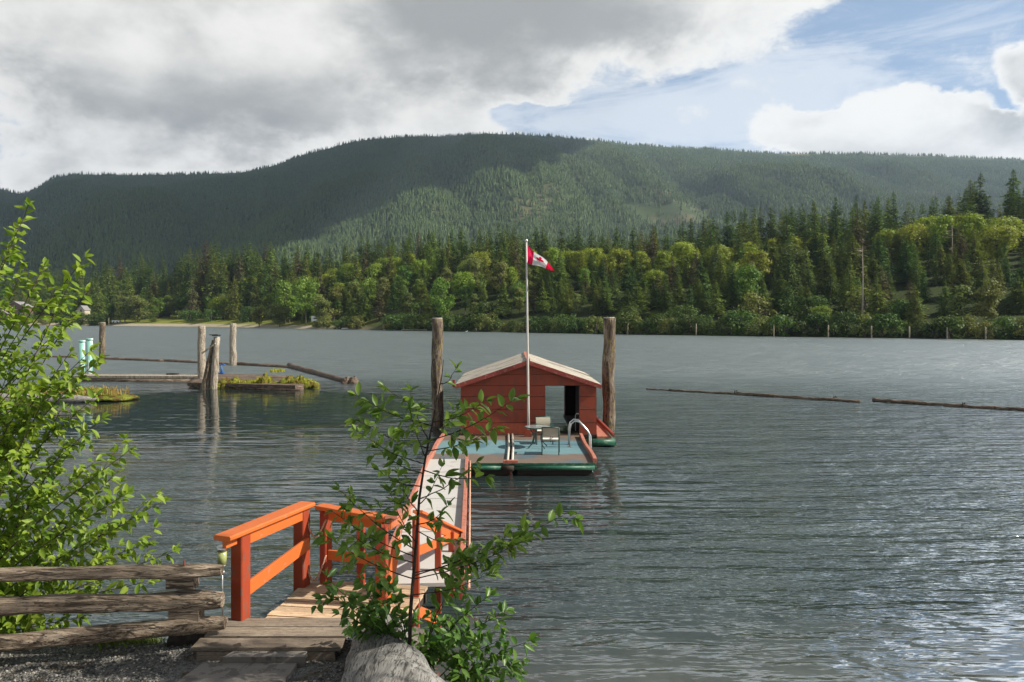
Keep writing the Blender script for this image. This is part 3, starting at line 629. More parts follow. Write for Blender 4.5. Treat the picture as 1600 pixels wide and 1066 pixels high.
# waterline shrubs
px = 495
while px < 1740:
    w = 1 + 0.9 * max(0, (px - 700) / 900); s = R(-0.8, 2.5); h = R(3.0, 6.2)
    if not 560 < px < 590:
        place_tree('shore_shrub', rng.choice(SH), px, s, h, 'green waterline shrub ' + where(px), 'shrub', 'waterline shrubs ' + where(px), R(.8, 1.25))
    px += 15 * w * R(.7, 1.3)
bulk_build()
for i in range(26):
    px = R(-120, 1720); s = R(8, 20) if px > 500 else R(24, 44)
    place_tree('understory_shrub', rng.choice(SH), px, s, R(4, 8), 'leafy shrub under the trees ' + where(px), 'shrub', 'shrubs under the trees ' + where(px), R(1, 1.4))
for px in (8, 40, 72, 95, 112, 130, 148, 166):
    place_tree('shore_shrub', rng.choice(SH), px, R(1, 5), R(4, 7), 'dark shore shrub by the far-left houses', 'shrub', 'shrubs by the far-left houses', 1.2)

def single_out():
    """neighbours of one kind and place are told apart by their order along the shore"""
    ords = ['first', 'second', 'third', 'fourth', 'fifth', 'sixth', 'seventh', 'eighth', 'ninth', 'tenth', 'eleventh', 'twelfth', 'thirteenth', 'fourteenth', 'fifteenth', 'sixteenth', 'seventeenth', 'eighteenth', 'nineteenth', 'twentieth']
    by = {}
    for o in sc.objects:
        if o.parent is None and o.get('group') and o.get('label') and o.get('category') in ('conifer', 'tree', 'shrub'): by.setdefault(o['label'], []).append(o)
    for lab, os_ in by.items():
        if len(os_) < 2: continue
        os_.sort(key=lambda o: o.location.x / o.location.y)
        for i, o in enumerate(os_):
            if len(os_) == 2: t = ('left', 'right')[i] + ' one of two'
            elif i == 0: t = 'leftmost'
            elif i == len(os_) - 1: t = 'rightmost'
            else: t = ords[min(i, 19)] + ' from the left'
            o['label'] = lab + ', ' + t
single_out()
# ------------------------------------------------------------------ things on the far shore
def house(px, py_base, s, w, d, hw, hr, wall, label):
    D = float(shoreD(px)) + s; X = (px - 800) / F * D; z = CH - (py_base - HZ) * D / F
    e = empty('house', (X, D, z), label, 'house'); mb = MB(); mb.box((X, D, z + hw / 2 - 1), w, d, hw + 2)
    mb.quadface([(X - w/2, D - d/2, z + hw), (X + w/2, D - d/2, z + hw), (X, D - d/2, z + hw + hr)]); mb.quadface([(X + w/2, D + d/2, z + hw), (X - w/2, D + d/2, z + hw), (X, D + d/2, z + hw + hr)])
    mb.build('wall', wall, e); mb = MB()
    for sg in (-1, 1): mb.beam((X + sg * (w / 4 + .15), D - d / 2 - .5, z + hw + hr / 2 + .1), (X + sg * (w / 4 + .15), D + d / 2 + .5, z + hw + hr / 2 + .1), math.hypot(w / 2, hr) + .5, .18, up=Vector((sg * hr, 0, w / 2)).normalized())
    mb.build('roof', M_hroof, e)
    for k, (fx, fz) in enumerate(((-.27, .5), (.27, .5), (0, .95))):
        wb = MB(); wb.box((X + fx * w, D - d / 2 - .04, z + hw * fz), w * .16, .08, hw * .3); wb.build('window', M_win, e)
house(30, 494, 22, 13, 9, 6, 3.4, M_wbrown, 'brown house with grey roof behind the leaves at the far left shore')
house(8, 500, 12, 9, 8, 4, 2.5, M_wbrown, 'low brown cabin at the left edge of the far shore')
house(131, 497, 20, 4.5, 6, 4.8, 2.6, M_wall, 'small cream gabled house among trees on the left shore')
def vehicle(px, pyb, s, L, H, label, nm, cat):
    D = float(shoreD(px)) + s; X = (px - 800) / F * D; z = float(ground(px, s)) + .1
    e = empty(nm, (X, D, z), label, cat); mb = MB(); mb.beam((X - L / 2, D, z + H / 2 + .4), (X + L / 2, D, z + H / 2 + .4), 2.2, H, bev=.18); mb.build('body', M_vwhite, e)
    for sx in (-.3, .3):
        wb = MB(); wb.tube([(X + sx * L, D - 1.15, z + .38), (X + sx * L, D - .9, z + .38)], .38, 12); wb.build('wheel', M_tyre, e)
        wb = MB(); wb.box((X + sx * L * .8, D - 1.12, z + H * .75), L * .22, .05, H * .25); wb.build('window', M_win, e)
vehicle(499, 486, 16, 6.5, 2.5, 'white camper van parked among trees right of the willow clump', 'camper_van', 'camper van')
vehicle(532, 486, 17, 9, 1.6, 'long white trailer parked under the trees right of the camper van', 'travel_trailer', 'trailer')
vehicle(182, 503, 8, 4.2, 1.3, 'small white car parked at the left end of the grassy beach', 'parked_car', 'car')
def farpost(px, top, lab, grp=None):
    D = float(shoreD(px)) - 3; X = (px - 800) / F * D; mb = MB(); mb.tube([(X, D, -1.5), (X + R(-.05, .05), D, 1), (X + R(-.06, .06), D, CH - (top - HZ) * D / F)], [.16, .15, .14], 8)
    tag(mb.build('mooring_post', M_pale, origin=(X, D, 0)), lab, 'post', grp)
for (p, tp), on_ in zip(((981, 505), (1088, 506), (1209, 507), (1294, 508), (1362, 509), (1421, 510), (1480, 511), (1540, 511)), ('first', 'second', 'third', 'fourth', 'fifth', 'sixth', 'seventh', 'eighth and last')):
    farpost(p, tp, 'thin pale post along the right shore, %s counted from the right piling' % on_, 'pale posts along the right shore')
farpost(170, 497, 'thin pale post at the shore by the lone conifer')
farpost(599, 505, 'short pale post left of the small far dock'); farpost(631, 505, 'left pale post of the small far dock'); farpost(646, 505, 'right pale post of the small far dock')
D = float(shoreD(645)) - 4
e = empty('floating_dock', ((648 - 800) / F * D, D, 0), 'small pale floating dock at the far shore', 'dock')
mb = MB(); mb.beam(((628 - 800) / F * D, D, .35), ((667 - 800) / F * D, D, .35), 3, .3); mb.build('deck', M_pale, e); mb = MB(); mb.beam(((629 - 800) / F * D, D, .05), ((666 - 800) / F * D, D, .05), 2.6, .28); mb.build('float', M_dark, e)
D = float(shoreD(608)) - 3; mb = MB(); mb.beam(((600 - 800) / F * D, D, .25), ((618 - 800) / F * D, D, .25), 2, .35); tag(mb.build('swim_raft', M_pale, origin=((609 - 800) / F * D, D, 0)), 'low pale raft left of the small far dock', 'raft')
D = float(shoreD(539)) - 1.5; mb = MB(); mb.tube([((533 - 800) / F * D, D, .25), ((536 - 800) / F * D, D, .4), ((542 - 800) / F * D, D, .4), ((546 - 800) / F * D, D, .3)], [.15, .6, .6, .1], 10, squash=.5); tag(mb.build('rowing_boat', M_vwhite, origin=((539 - 800) / F * D, D, 0)), 'small white boat pulled up at the far beach', 'boat')
def gull(px, py, label):
    p = W(px, py); X, Y = p.x, p.y; e = empty('gull', (X, Y, 0), label, 'bird'); mb = MB()
    mb.tube([(X - .42, Y, .20), (X - .25, Y, .17), (X, Y, .16), (X + .2, Y, .22), (X + .27, Y, .38), (X + .33, Y, .44), (X + .42, Y, .43), (X + .5, Y, .41)], [.02, .1, .15, .12, .07, .08, .05, .01], 10); mb.build('body', M_vwhite, e)
gull(1408, 526, 'white gull floating off the right shore'); gull(729, 519, 'white gull floating beyond the left piling'); gull(1098, 524, 'white gull floating near a far post')

# ------------------------------------------------------------------ pilings, boom logs, floating docks
def piling(name, px, pyb, pyt, wpx, m, label, lean=0.0, D=None, endm=True, group=None):
    b = W(px, pyb) if D is None else Vector(((px - 800) / F * D, D, 0)); D = b.y; r = wpx / 2 * D / F; zt = CH - (pyt - HZ) * D / F
    e = empty(name, (b.x, b.y, 0), label, 'piling', group); mb = MB(); N = 22
    zs = [-2.2 + (zt + 2.2) * i / N for i in range(N + 1)]
    mb.tube([(b.x + lean * z_ / zt + .02 * math.sin(z_ * 2), b.y, z_) for z_ in zs], [r * (1.08 - .12 * i / N) for i in range(N + 1)], 20, jit=.16); mb.build('post', m, e)
    if endm:
        mb = MB(); mb.tube([(b.x + lean, b.y, zt - .02), (b.x + lean, b.y, zt + .035)], [r * .94, r * .86], 20, jit=.1); mb.build('cut_top', M_endgrain, e)
    return e, b, r, zt
piling('piling', 683, 660, 498, 17.5, M_pile, 'dark weathered piling left of the red boathouse', D=31.5)
piling('piling', 951, 672, 497, 19, M_pile, 'thick mossy piling right of the red boathouse', 0.02)
piling('piling', 160, 558, 504, 9, M_pile, 'brown piling at the boom behind the teal pipes')
piling('piling', 315, 600, 510, 11.5, M_pile2, 'pale piling behind the leaning broken post')
piling('piling', 364, 571, 506, 10, M_pile2, 'tall pale piling in open water right of the leaning posts')
def dolphin():
    b = W(322, 608); e = empty('broken_mooring_posts', (b.x, b.y, 0), 'weathered leaning posts bolted together with a dark metal cap', 'mooring posts'); D = b.y; k = D / F
    def post(x0, x1, top, w0, w1, nm):
        mb = MB(); z1 = CH - (top - HZ) * k; X0, X1 = (x0 - 800) * k, (x1 - 800) * k
        mb.tube([(X0 + (X1 - X0) * i / 8 - .0, D + .05 * i, -1 + (z1 + 1) * i / 8) for i in range(9)], [(w0 + (w1 - w0) * i / 8) / 2 * k for i in range(9)], 12, jit=.4); mb.build(nm, M_pile2 if nm == 'upright_post' else M_pile, e)
    post(332, 335, 527, 12, 9, 'upright_post'); post(313, 330, 532, 12, 5, 'leaning_post'); post(320, 327, 540, 9, 6, 'leaning_post')
    mb = MB(); X = (335 - 800) * k; z = CH - (525 - HZ) * k; mb.box((X, D + .3, z + .03), .42, .4, .08); mb.tube([(X - .45, D + .3, z + .06), (X + .1, D + .3, z + .08)], .03, 6); mb.build('metal_cap', M_wire, e)
    mb = MB(); mb.beam(((318 - 800) * k, D - .25, CH - (552 - HZ) * k), ((339 - 800) * k, D - .25, CH - (537 - HZ) * k), .1, .1); mb.build('brace', M_pile2, e)
dolphin()
for x_, yb, yt, lb in ((128, 592, 533, 'left and shorter of the two teal pipe posts'), (140, 589, 530, 'right and taller of the two teal pipe posts')):
    b = W(x_, yb); r = 4.3 * b.y / F; zt = CH - (yt - HZ) * b.y / F; e = empty('pipe_post', (b.x, b.y, 0), lb, 'pipe post')
    mb = MB(); mb.tube([(b.x, b.y, -1.5), (b.x, b.y, zt)], r, 24); mb.build('pipe', M_teal, e); mb = MB(); mb.tube([(b.x, b.y, zt - .1), (b.x, b.y, zt + .06)], r * 1.12, 24); mb.build('rim', M_teal, e)
def lumpy(mb, c, rx, ry, rz, sd, mi=0):
    n0 = len(mb.v); U_, V_ = 16, 9
    for j in range(V_):
        for i in range(U_):
            a = 6.2832 * i / U_; b = math.pi * .5 * j / (V_ - 1); d = Vector((math.cos(a) * math.cos(b), math.sin(a) * math.cos(b), math.sin(b))); k = 1 + .38 * mn.noise(d * 2.2 + Vector((sd, sd, 0)))
            mb.v.append((c[0] + d.x * rx * k, c[1] + d.y * ry * k, c[2] + d.z * rz * k))
    for j in range(V_ - 1):
        for i in range(U_):
            a, b = n0 + j * U_ + i, n0 + j * U_ + (i + 1) % U_; mb.f.append((a, b, b + U_, a + U_)); mb.sm.append(True); mb.mi.append(mi)
def boom(a, b, r, label, group='floating boom logs', m=M_log, n=14, zc=0.05, stump=False):
    a = W(*a); b = W(*b); mb = MB(); pts = [a.lerp(b, i / n) + Vector((R(-.04, .04), R(-.06, .06), zc + R(-.03, .03))) for i in range(n + 1)]
    mb.tube(pts, [r * (1 - .25 * i / n) for i in range(n + 1)], 10, jit=.35)
    if stump:
        for k in range(5): lumpy(mb, (b.x - .25 + .16 * k, b.y + R(-.15, .15), -.02), .3, .28, R(.25, .5), 3.3 * k)
    return tag(mb.build('boom_log', m, origin=a), label, 'log', group)
boom((152, 561), (255, 565), .22, 'brown boom log running right from the far-left piling')
boom((250, 564.5), (362, 570), .22, 'boom log between the pale pilings')
boom((366, 570), (455, 575), .24, 'boom log right of the tall pale piling')
boom((452, 574), (545, 599), .26, 'boom log slanting down to a broken end in open water', zc=.12, stump=True)
boom((-60, 556), (120, 559), .2, 'boom log behind the leafy shrub at the left edge')
boom((1010, 609), (1060, 611.5), .05, 'half-sunk thin log at the left end of the right boom', m=M_log)
boom((1045, 611), (1170, 618), .07, 'thin boom log first in the right-hand line')
boom((1150, 617), (1345, 629.5), .10, 'long brown boom log in the middle of the right-hand line', zc=.07)
boom((1363, 627.5), (1490, 636), .105, 'boom log right of the gap with a dark raised end', zc=.09)
boom((1475, 635), (1640, 645), .105, 'boom log at the far right edge', zc=.07)
for p_ in ((1150, 616.5, 'left'), (1305, 626, 'middle'), (1506, 637, 'right')):
    q = W(p_[0], p_[1]); mb = MB(); mb.tube([(q.x - .12, q.y - .1, .08), (q.x - .05, q.y, .26), (q.x + .05, q.y + .05, .27), (q.x + .12, q.y + .1, .06)], .035, 6); tag(mb.build('chain_shackle', M_wire, origin=q), 'dark %s shackle on the right-hand boom logs' % p_[2], 'shackle')
# left floating dock
def blades(mb, c, rx, ry, n, hmin, hmax, r, w=.03):
    for i in range(n):
        a = r.uniform(0, 6.28); q = math.sqrt(r.random()); x, y = c[0] + math.cos(a) * rx * q, c[1] + math.sin(a) * ry * q; h = r.uniform(hmin, hmax); b = r.uniform(0, 6.28)
        dx, dy = math.cos(b), math.sin(b); l = r.uniform(.1, .6) * h
        mb.quadface([(x - dy * w, y + dx * w, c[2]), (x + dy * w, y - dx * w, c[2]), (x + dx * l * .5 + dy * w * .6, y + dy * l * .5 - dx * w * .6, c[2] + h * .65), (x + dx * l, y + dy * l, c[2] + h)])
L_moss = leafmat('moss_yellow_green', (0.20, 0.24, 0.02), (0.42, 0.42, 0.05), .3, .8, .2, 2, .6)
L_rust = leafmat('moss_rusty', (0.26, 0.16, 0.05), (0.40, 0.26, 0.09), .2, .9, .1, 2, .6)
L_grass = leafmat('bank_grass', (0.06, 0.11, 0.02), (0.17, 0.24, 0.05), .3, .7, .2, 2, .6)
def f_moss(t, b, v, g):
    n = t.noise(v, 2.2, 6, .6); n2 = t.noise(v, 14, 5, .7); c = t.ramp(n, [(.34, (.07, .045, .02)), (.44, (.20, .13, .04)), (.52, (.17, .19, .03)), (.66, (.30, .32, .05))]); c = t.mix(t.sstep(n2, .52, .36), c, (.04, .035, .012)); t.l.new(c, b.inputs['Base Color']); bump(t, b, n2, 1.0, .15)
M_moss = mat('moss_mound', f_moss, .95, .1)
def old_dock():
    a, b = W(300, 606), W(470, 611); c, d = W(312, 590), W(440, 594)
    e = empty('old_float', (a.x, a.y, 0), 'low old timber float overgrown with moss right of the leaning posts', 'float')
    mb = MB(); z = .34
    for i in range(8):
        t0 = (i + .5) / 8; p, q = c.lerp(a, t0), d.lerp(b, t0); mb.beam((p.x, p.y, z - .1), (q.x, q.y, z - .1), (c.y - a.y) / 8 * .95, .24)
    mb.build('deck_timber', M_log, e)
    mb = MB(); mb.tube([(a.x, a.y + .3, .08), (b.x, b.y + .3, .08)], .22, 10, jit=.3); mb.build('side_log', M_log, e)
    mo = empty('moss_mound', (a.x, a.y, .3), 'yellow-green moss and grass along the old float', 'moss'); mo['kind'] = 'stuff'
    mb = MB(); k = a.y / F; rs = random.Random(9)
    for (px_, w_, hh) in ((355, 14, .5), (372, 12, .55), (392, 14, .38), (410, 12, .48), (417, 9, .75), (430, 12, .3), (452, 14, .6), (465, 16, .55), (480, 15, .5), (490, 11, .35), (340, 10, .3), (382, 10, .3), (402, 11, .3), (346, 12, .36), (364, 12, .42), (446, 12, .45), (472, 14, .55), (496, 9, .25), (424, 10, .35)):
        lumpy(mb, ((px_ - 800) * k, a.y - .25 + rs.uniform(-.15, .2), -.02), w_ * k * .75, .6, hh * 1.05 + .15, px_)
    mb.build('mound', M_moss, mo); mb = MB()
    for (px_, w_, hh) in ((372, 10, .35), (417, 10, .75), (436, 12, .5), (455, 14, .5), (475, 16, .45), (390, 18, .3), (410, 10, .4)):
        zb = .62 if px_ == 436 else .25; yo = 4 if px_ == 436 else 0
        blades(mb, ((px_ - 800) * k * (1 + yo / a.y), a.y - .3 + yo, zb + .15), w_ * k, .6, 150, hh * .2, hh * .6, rs, .03)
    g = mb.build('grass', L_moss, mo)
    # narrow walkway to the left
    p, q = W(118, 596), W(318, 597); e2 = empty('floating_walkway', (p.x, p.y, 0), 'long grey timber walkway floating between teal pipes and leaning posts', 'walkway')
    mb = MB()
    for i in range(3): mb.beam((p.x, p.y + i * .42, .34 + .01 * i), (q.x, q.y + i * .42, .34 + .01 * i), .4, .2)
    mb.build('deck_timber', M_pile2, e2); mb = MB(); mb.tube([(p.x, p.y - .1, .04), (q.x, q.y - .1, .04)], .2, 10, jit=.25); mb.build('side_log', M_log, e2)
    for X_ in (284, 291): 
        mb = MB(); c_ = W(X_, 592); mb.box((c_.x, p.y + .4, .5), .5, .3, .1); mb.build('cleat', M_dark, e2)
    e3 = empty('mossy_float', W(60, 632), 'mossy float with rusty grass behind the left shrub', 'float'); p, q = W(-60, 632), W(150, 628)
    mb = MB(); mb.tube([(p.x + (q.x - p.x) * i / 10, p.y + (q.y - p.y) * i / 10 + R(-.1, .1), .15 + .03 * (i % 2)) for i in range(11)], [.34] * 8 + [.28, .2, .08], 12, jit=.4); mb.build('log', M_drift, e3)
    mb = MB(); p2 = p.lerp(q, .5); 
    for i in range(9): lumpy(mb, (p2.x + (i - 4) * .95, p2.y + 1.6 + R(-.2, .2), .05), 1.1, 1.0, R(.3, .6), i * 3.1)
    mb.build('moss', M_moss, e3); mb = MB()
    for i in range(9): blades(mb, (p2.x + (i - 4) * .95, p2.y + 1.5, .35), .7, .8, 60, .2, .5, rs, .03)
    mb.build('grass', L_rust, e3)
    c_ = W(346, 592); e4 = empty('dock_pump', (c_.x, c_.y, .3), 'small blue pump standing behind the leaning posts', 'pump'); mb = MB()
    mb.tube([(c_.x, c_.y, .4), (c_.x, c_.y, 1.05)], [.09, .07], 8); mb.box((c_.x, c_.y, .42), .4, .3, .1); mb.build('body', M_blue, e4)
    mb = MB(); mb.tube([(c_.x - .1, c_.y, 1.0), (c_.x + .1, c_.y, 1.12), (c_.x + .32, c_.y, 1.02)], .05, 6); mb.build('spout', M_blue, e4)
old_dock()

# ------------------------------------------------------------------ swim float, boathouse
ZD = .36; Y0, Y1 = 21.6, 26.75; XL, XR = -2.50, 2.46
def f_deck(t, b, v, g):
    sp = t.new('ShaderNodeSeparateXYZ'); t.l.new(v, sp.inputs[0]); x, y, z = sp.outputs
    n = t.noise(v, 1.6, 7, .7, sc3=(.6, 1.4, 1)); n2 = t.noise(v, 7, 6, .7, sc3=(.5, 2, 1)); n3 = t.noise(v, .9, 4)
    yy = t.m('ADD', y, t.m('MULTIPLY', t.m('SUBTRACT', n, .5), 1.0))
    mk = t.m('MULTIPLY', t.sstep(yy, 1.35, 1.62), t.sstep(yy, 4.05, 3.85))
    blue = t.mix(n2, (.06, .15, .18), (.20, .32, .34)); brown = t.mix(n2, (.085, .06, .045), (.22, .165, .13))
    mk = t.m('MULTIPLY', mk, t.sstep(n2, .74, .60)); c = t.mix(mk, brown, blue); c = t.mix(t.m('MULTIPLY', t.sstep(n3, .52, .68), .7), c, (.05, .12, .16))
    t.l.new(c, b.inputs['Base Color']); bump(t, b, n2, .3, .01)
M_deck = mat('worn_blue_deck', f_deck, .7, .35)
e = empty('swim_float', (0, Y0, 0), 'swim float with worn blue deck and green pipe edge in front of the boathouse', 'float')
XM = -.02
for a_, b_ in ((XL, XM - .05), (XM + .05, XR)):
    mb = MB(); mb.beam(((a_ + b_) / 2, Y0, ZD - .05), ((a_ + b_) / 2, Y1, ZD - .05), b_ - a_, .1); mb.build('deck', M_deck, e)
mb = MB(); mb.tube([(XL + .9, Y0 - .06, .225), (-.3, Y0 - .06, .235)], .065, 12); mb.tube([(0.06, Y0 - .06, .225), (XR - .05, Y0 - .06, .235)], .065, 12)
mb.tube([(XR - .05, Y0 - .04, .21), (XR - .05, Y1, .21)], .08, 10); mb.tube([(XL + .05, Y0, .14), (XL + .05, Y1, .14)], .1, 10); mb.build('pontoon_pipe', M_green, e)
mb = MB(); mb.tube([(-.30, Y0 - .06, .225), (.06, Y0 - .06, .225)], .085, 10); mb.build('pipe_joint', M_dark, e)
for X_ in (-1.2, 1.25):
    mb = MB(); mb.beam((X_, Y0 + .12, .08), (X_, Y1 - .1, .08), 2.2, .32); mb.build('float_drum', M_dark, e)
for X_ in (XL + .03, XR - .03):
    mb = MB(); n = 8
    for i in range(n):
        a_, b_ = Y0 + (Y1 - .4 - Y0) * i / n, Y0 + (Y1 - .4 - Y0) * (i + 1) / n
        mb.beam((X_ + .02 * math.sin(i), a_, ZD + .07), (X_ + .02 * math.sin(i + 1), b_, ZD + .07), .11, .13)
    mb.build('edge_curb', M_pink, e)
mb = MB(); mb.beam((XL, Y0 - .025, ZD - .03), (XR, Y0 - .025, ZD - .03), .04, .07); mb.build('front_trim', M_green, e)
for sx in (-.09, .05):
    mb = MB(); mb.tube([(XM + sx - .02, Y0 - .05, ZD + .06), (XM + sx + .01, (Y0 + Y1) / 2, ZD + .05), (XM + sx - .02, Y1 - .1, ZD + .05)], .035, 8); mb.build('seam_pipe', M_pole, e)
for bx_, w_ in ((XM - .02, .42), (XL + 1.05, .38)):
    mb = MB(); mb.box((bx_, Y0 - .04, ZD + .05), w_, .12, .09); mb.build('hinge_block', M_pink, e)

# flagpole and flag
fb_ = Vector(((826 - 800) * 26.4 / F, 26.4, ZD)); ft = P(822.5, 378, 26.4)
e = empty('flagpole', fb_, 'tall white flagpole standing at the back of the swim float', 'flagpole')
mb = MB(); mb.tube([fb_ + (ft - fb_) * (i / 6) for i in range(7)], [.048, .045, .042, .039, .036, .033, .03], 12); mb.build('pole', M_pole, e)
mb = MB(); mb.box(fb_ + Vector((-.02, 0, .07)), .26, .2, .14); mb.box(fb_ + Vector((0, -.03, .2)), .14, .1, .12); mb.build('base_block', M_red, e)
mb = MB(); mb.tube([ft, ft + Vector((0, 0, .05)), ft + Vector((0, 0, .1))], [.05, .055, .02], 10); mb.build('finial', M_steel, e)
def flag():
    k = 26.4 / F; o_ = P(824, 383, 26.4)
    leaf = [(0, 1), (.10, .78), (.24, .84), (.19, .42), (.38, .60), (.43, .50), (.66, .54), (.58, .34), (.70, .26), (.36, -.02), (.40, -.14), (.05, -.08), (.03, -.5), (-.03, -.5), (-.05, -.08), (-.40, -.14), (-.36, -.02), (-.70, .26), (-.58, .34), (-.66, .54), (-.43, .50), (-.38, .60), (-.19, .42), (-.24, .84), (-.10, .78)]
    def inleaf(x, y):
        c = False; j = len(leaf) - 1
        for i in range(len(leaf)):
            (xi, yi), (xj, yj) = leaf[i], leaf[j]
            if (yi > y) != (yj > y) and x < (xj - xi) * (y - yi) / (yj - yi) + xi: c = not c
            j = i
        return c
    NS, NTt = 128, 64; mb = MB()
    for i in range(NS + 1):
        s = i / NS
        for j in range(NTt + 1):
            t = j / NTt
            tx, ty = 42 * s ** 1.0, 38 * s ** 1.05 + 1.5 * math.sin(s * 7)           # upper edge, photo pixels
            bx = 42 * s - 8 * math.sin(math.pi * s) * .5; by = 29 + (39 - 29) * s ** 1.3 + 2.5 * math.sin(s * 9) * s
            x = tx + (bx - tx) * t; y = ty + (by - ty) * t
            dep = (.10 * math.sin(s * 8 + t * 3) + .16 * s * math.sin(t * 9.0 - s * 3)) * min(1, s * 4)
            p = o_ + Vector((x * k, dep, -y * k)); mb.v.append(tuple(p))
    for i in range(NS):
        for j in range(NTt):
            a = i * (NTt + 1) + j; s = (i + .5) / NS; t = (j + .5) / NTt
            red = s < .25 or s > .75 or inleaf((s - .5) * 2 / .44, (.48 - t) / .42 )
            mb.f.append((a, a + 1, a + NTt + 2, a + NTt + 1)); mb.sm.append(True); mb.mi.append(0 if red else 1)
    mr = leafmat('flag_red', (.75, .045, .012), (.66, .035, .012), .35, .8, 0, 4, 0); mw = leafmat('flag_white', (.80, .80, .78), (.74, .74, .74), .35, .8, 0, 4, 0)
    for mm in (mr, mw):
        for nd in mm.node_tree.nodes:
            if nd.type == 'MIX' and nd.blend_type == 'MULTIPLY': nd.inputs[7].default_value = (1, 1, 1, 1)
    tag(mb.build('flag', [mr, mw], origin=o_), 'red and white maple leaf flag drooping from the flagpole', 'flag')
flag()

# boathouse
BX0, BX1, BY0, BY1 = -1.86, 3.06, 26.85, 32.3; PKX = .58; ZE = 2.16; ZP = 2.98; TH = .09
def zr(x): return ZP - (ZP - ZE) * (abs(x - PKX) / ((PKX - BX0) if x < PKX else (BX1 - PKX)))
e = empty('boathouse', (PKX, BY0, 0), 'red gabled boathouse with white roof and open doorway floating behind the swim float', 'boathouse')
def gable(y, doors, nm, m, thick):
    """gable wall with an opening; boards are lapped one over the other"""
    mbs = {'l': MB(), 'r': MB(), 't': MB()}; z0 = .30; zs = [z0, .80, 1.27, 1.74, 2.14, 2.55, 3.0]
    for r_ in range(len(zs) - 1):
        za, zb = zs[r_], zs[r_ + 1]; proud = .016 * (len(zs) - r_)
        spans = [(BX0, BX1)] if za >= doors[2] - .01 else [(BX0, doors[0]), (doors[1], BX1)]
        for (xa, xb) in spans:
            mb = mbs['t' if za >= doors[2] - .01 else ('l' if xa < doors[0] else 'r')]
            xs_ = sorted(set([xa, xb] + [x for x in np.linspace(BX0, BX1, 25) if xa < x < xb] + ([PKX] if xa < PKX < xb else [])))
            for i in range(len(xs_) - 1):
                x0, x1 = xs_[i], xs_[i + 1]; t0, t1 = min(zb, zr(x0)), min(zb, zr(x1))
                if t0 <= za and t1 <= za: continue
                t0, t1 = max(t0, za), max(t1, za); zf = za + (.014 if r_ else 0); t0, t1 = max(t0, zf), max(t1, zf); ya = y - proud * (1 if thick > 0 else -1) ; yb = ya + .004
                mb.quadface([(x0, ya, zf), (x1, ya, zf), (x1, yb, t1), (x0, yb, t0)]); mb.quadface([(x0, y + thick, t0), (x1, y + thick, t1), (x1, y + thick, za), (x0, y + thick, za)])
                mb.quadface([(x0, ya, za), (x0, y + thick, za), (x1, y + thick, za), (x1, ya, za)])
        for (xa, xb) in spans:
            mb = mbs['t' if za >= doors[2] - .01 else ('l' if xa < doors[0] else 'r')]
            for x in (xa, xb):
                t_ = min(zb, zr(x)); mb.quadface([(x, y - proud, za), (x, y + thick, za), (x, y + thick, max(t_, za)), (x, y - proud, max(t_, za))])
    for mb in mbs.values():
        if mb.f: mb.build(nm, m, e)
gable(BY0, (1.21, 2.44, 2.14), 'front_wall', M_red, .07)
gable(BY1, (-1.2, 2.29, 2.14), 'back_wall', M_red, -.07)
for X_, nm in ((BX0 + .03, 'side_wall'), (BX1 - .03, 'side_wall')):
    mb = MB()
    for i in range(5):
        za = .3 + i * .37; mb.beam((X_, BY0 + .08, za + .18), (X_, BY1 - .08, za + .18), .05, .365)
    mb.build(nm, M_red, e)
# roof: two sloping sheets, built of panels with small overlaps
for sg in (-1, 1):
    xe = BX0 - .17 if sg < 0 else BX1 + .14; half = abs(xe - PKX); ze = zr(BX0) - .17 * .34; mb = MB(); nP = 5
    d_ = Vector((xe - PKX, 0, ze - ZP)); nrm = Vector((-d_.z * (1 if sg > 0 else -1), 0, abs(d_.x))).normalized()
    rb = MB(); mid = (Vector((PKX, 0, ZP)) + Vector((xe, 0, ze))) / 2 + nrm * .045; rb.beam((mid.x, BY0 - .30, mid.z), (mid.x, BY1 + .26, mid.z), d_.length, .05, up=nrm); roof = rb.build('roof', M_trim, e)
    for i in range(nP):
        ya = BY0 - .32 + (BY1 - BY0 + .6) * i / nP; yb = BY0 - .32 + (BY1 - BY0 + .6) * (i + 1) / nP + .02; lift = .10 + .006 * (i % 2)
        A = Vector((PKX + sg * .01, 0, ZP)) + nrm * lift; B_ = Vector((xe, 0, ze)) + nrm * lift; wob = [R(-.008, .008) for _ in range(7)]
        for j in range(6):
            p = A.lerp(B_, j / 6) + nrm * wob[j]; q = A.lerp(B_, (j + 1) / 6) + nrm * wob[j + 1]
            mb.quadface([(p.x, ya, p.z), (q.x, ya, q.z), (q.x, yb, q.z), (p.x, yb, p.z)] if sg > 0 else [(q.x, ya, q.z), (p.x, ya, p.z), (p.x, yb, p.z), (q.x, yb, q.z)])
            mb.quadface([(p.x, ya, p.z - .03), (q.x, ya, q.z - .03), (q.x, ya, q.z), (p.x, ya, p.z)])
    mb.build('roof_sheet', M_roof, roof)
    for yy in (BY0 - .33, BY1 + .28):
        mb = MB(); mb.beam((PKX + sg * .012, yy, ZP + .02), (xe, yy, ze + .03), .045, .15, up=nrm); mb.build('fascia', M_trim, roof)
    mb = MB(); mb.beam((xe, BY0 - .3, ze + .03), (xe, BY1 + .25, ze + .03), .05, .12); mb.build('eave_board', M_trim, roof)
mb = MB(); mb.beam((PKX, BY0 - .36, ZP + .115), (PKX, BY0 - .02, ZP + .13), .14, .07); mb.beam((PKX, BY0 - .02, ZP + .125), (PKX, BY1 + .28, ZP + .125), .16, .03); mb.build('ridge_cap', M_pink, e)
q = P(709, 600, 27.5); mb = MB(); mb.beam(q + Vector((0, 0, -.12)), q + Vector((0, 0, .16)), .09, .09); mb.build('bracket', M_trim, e)
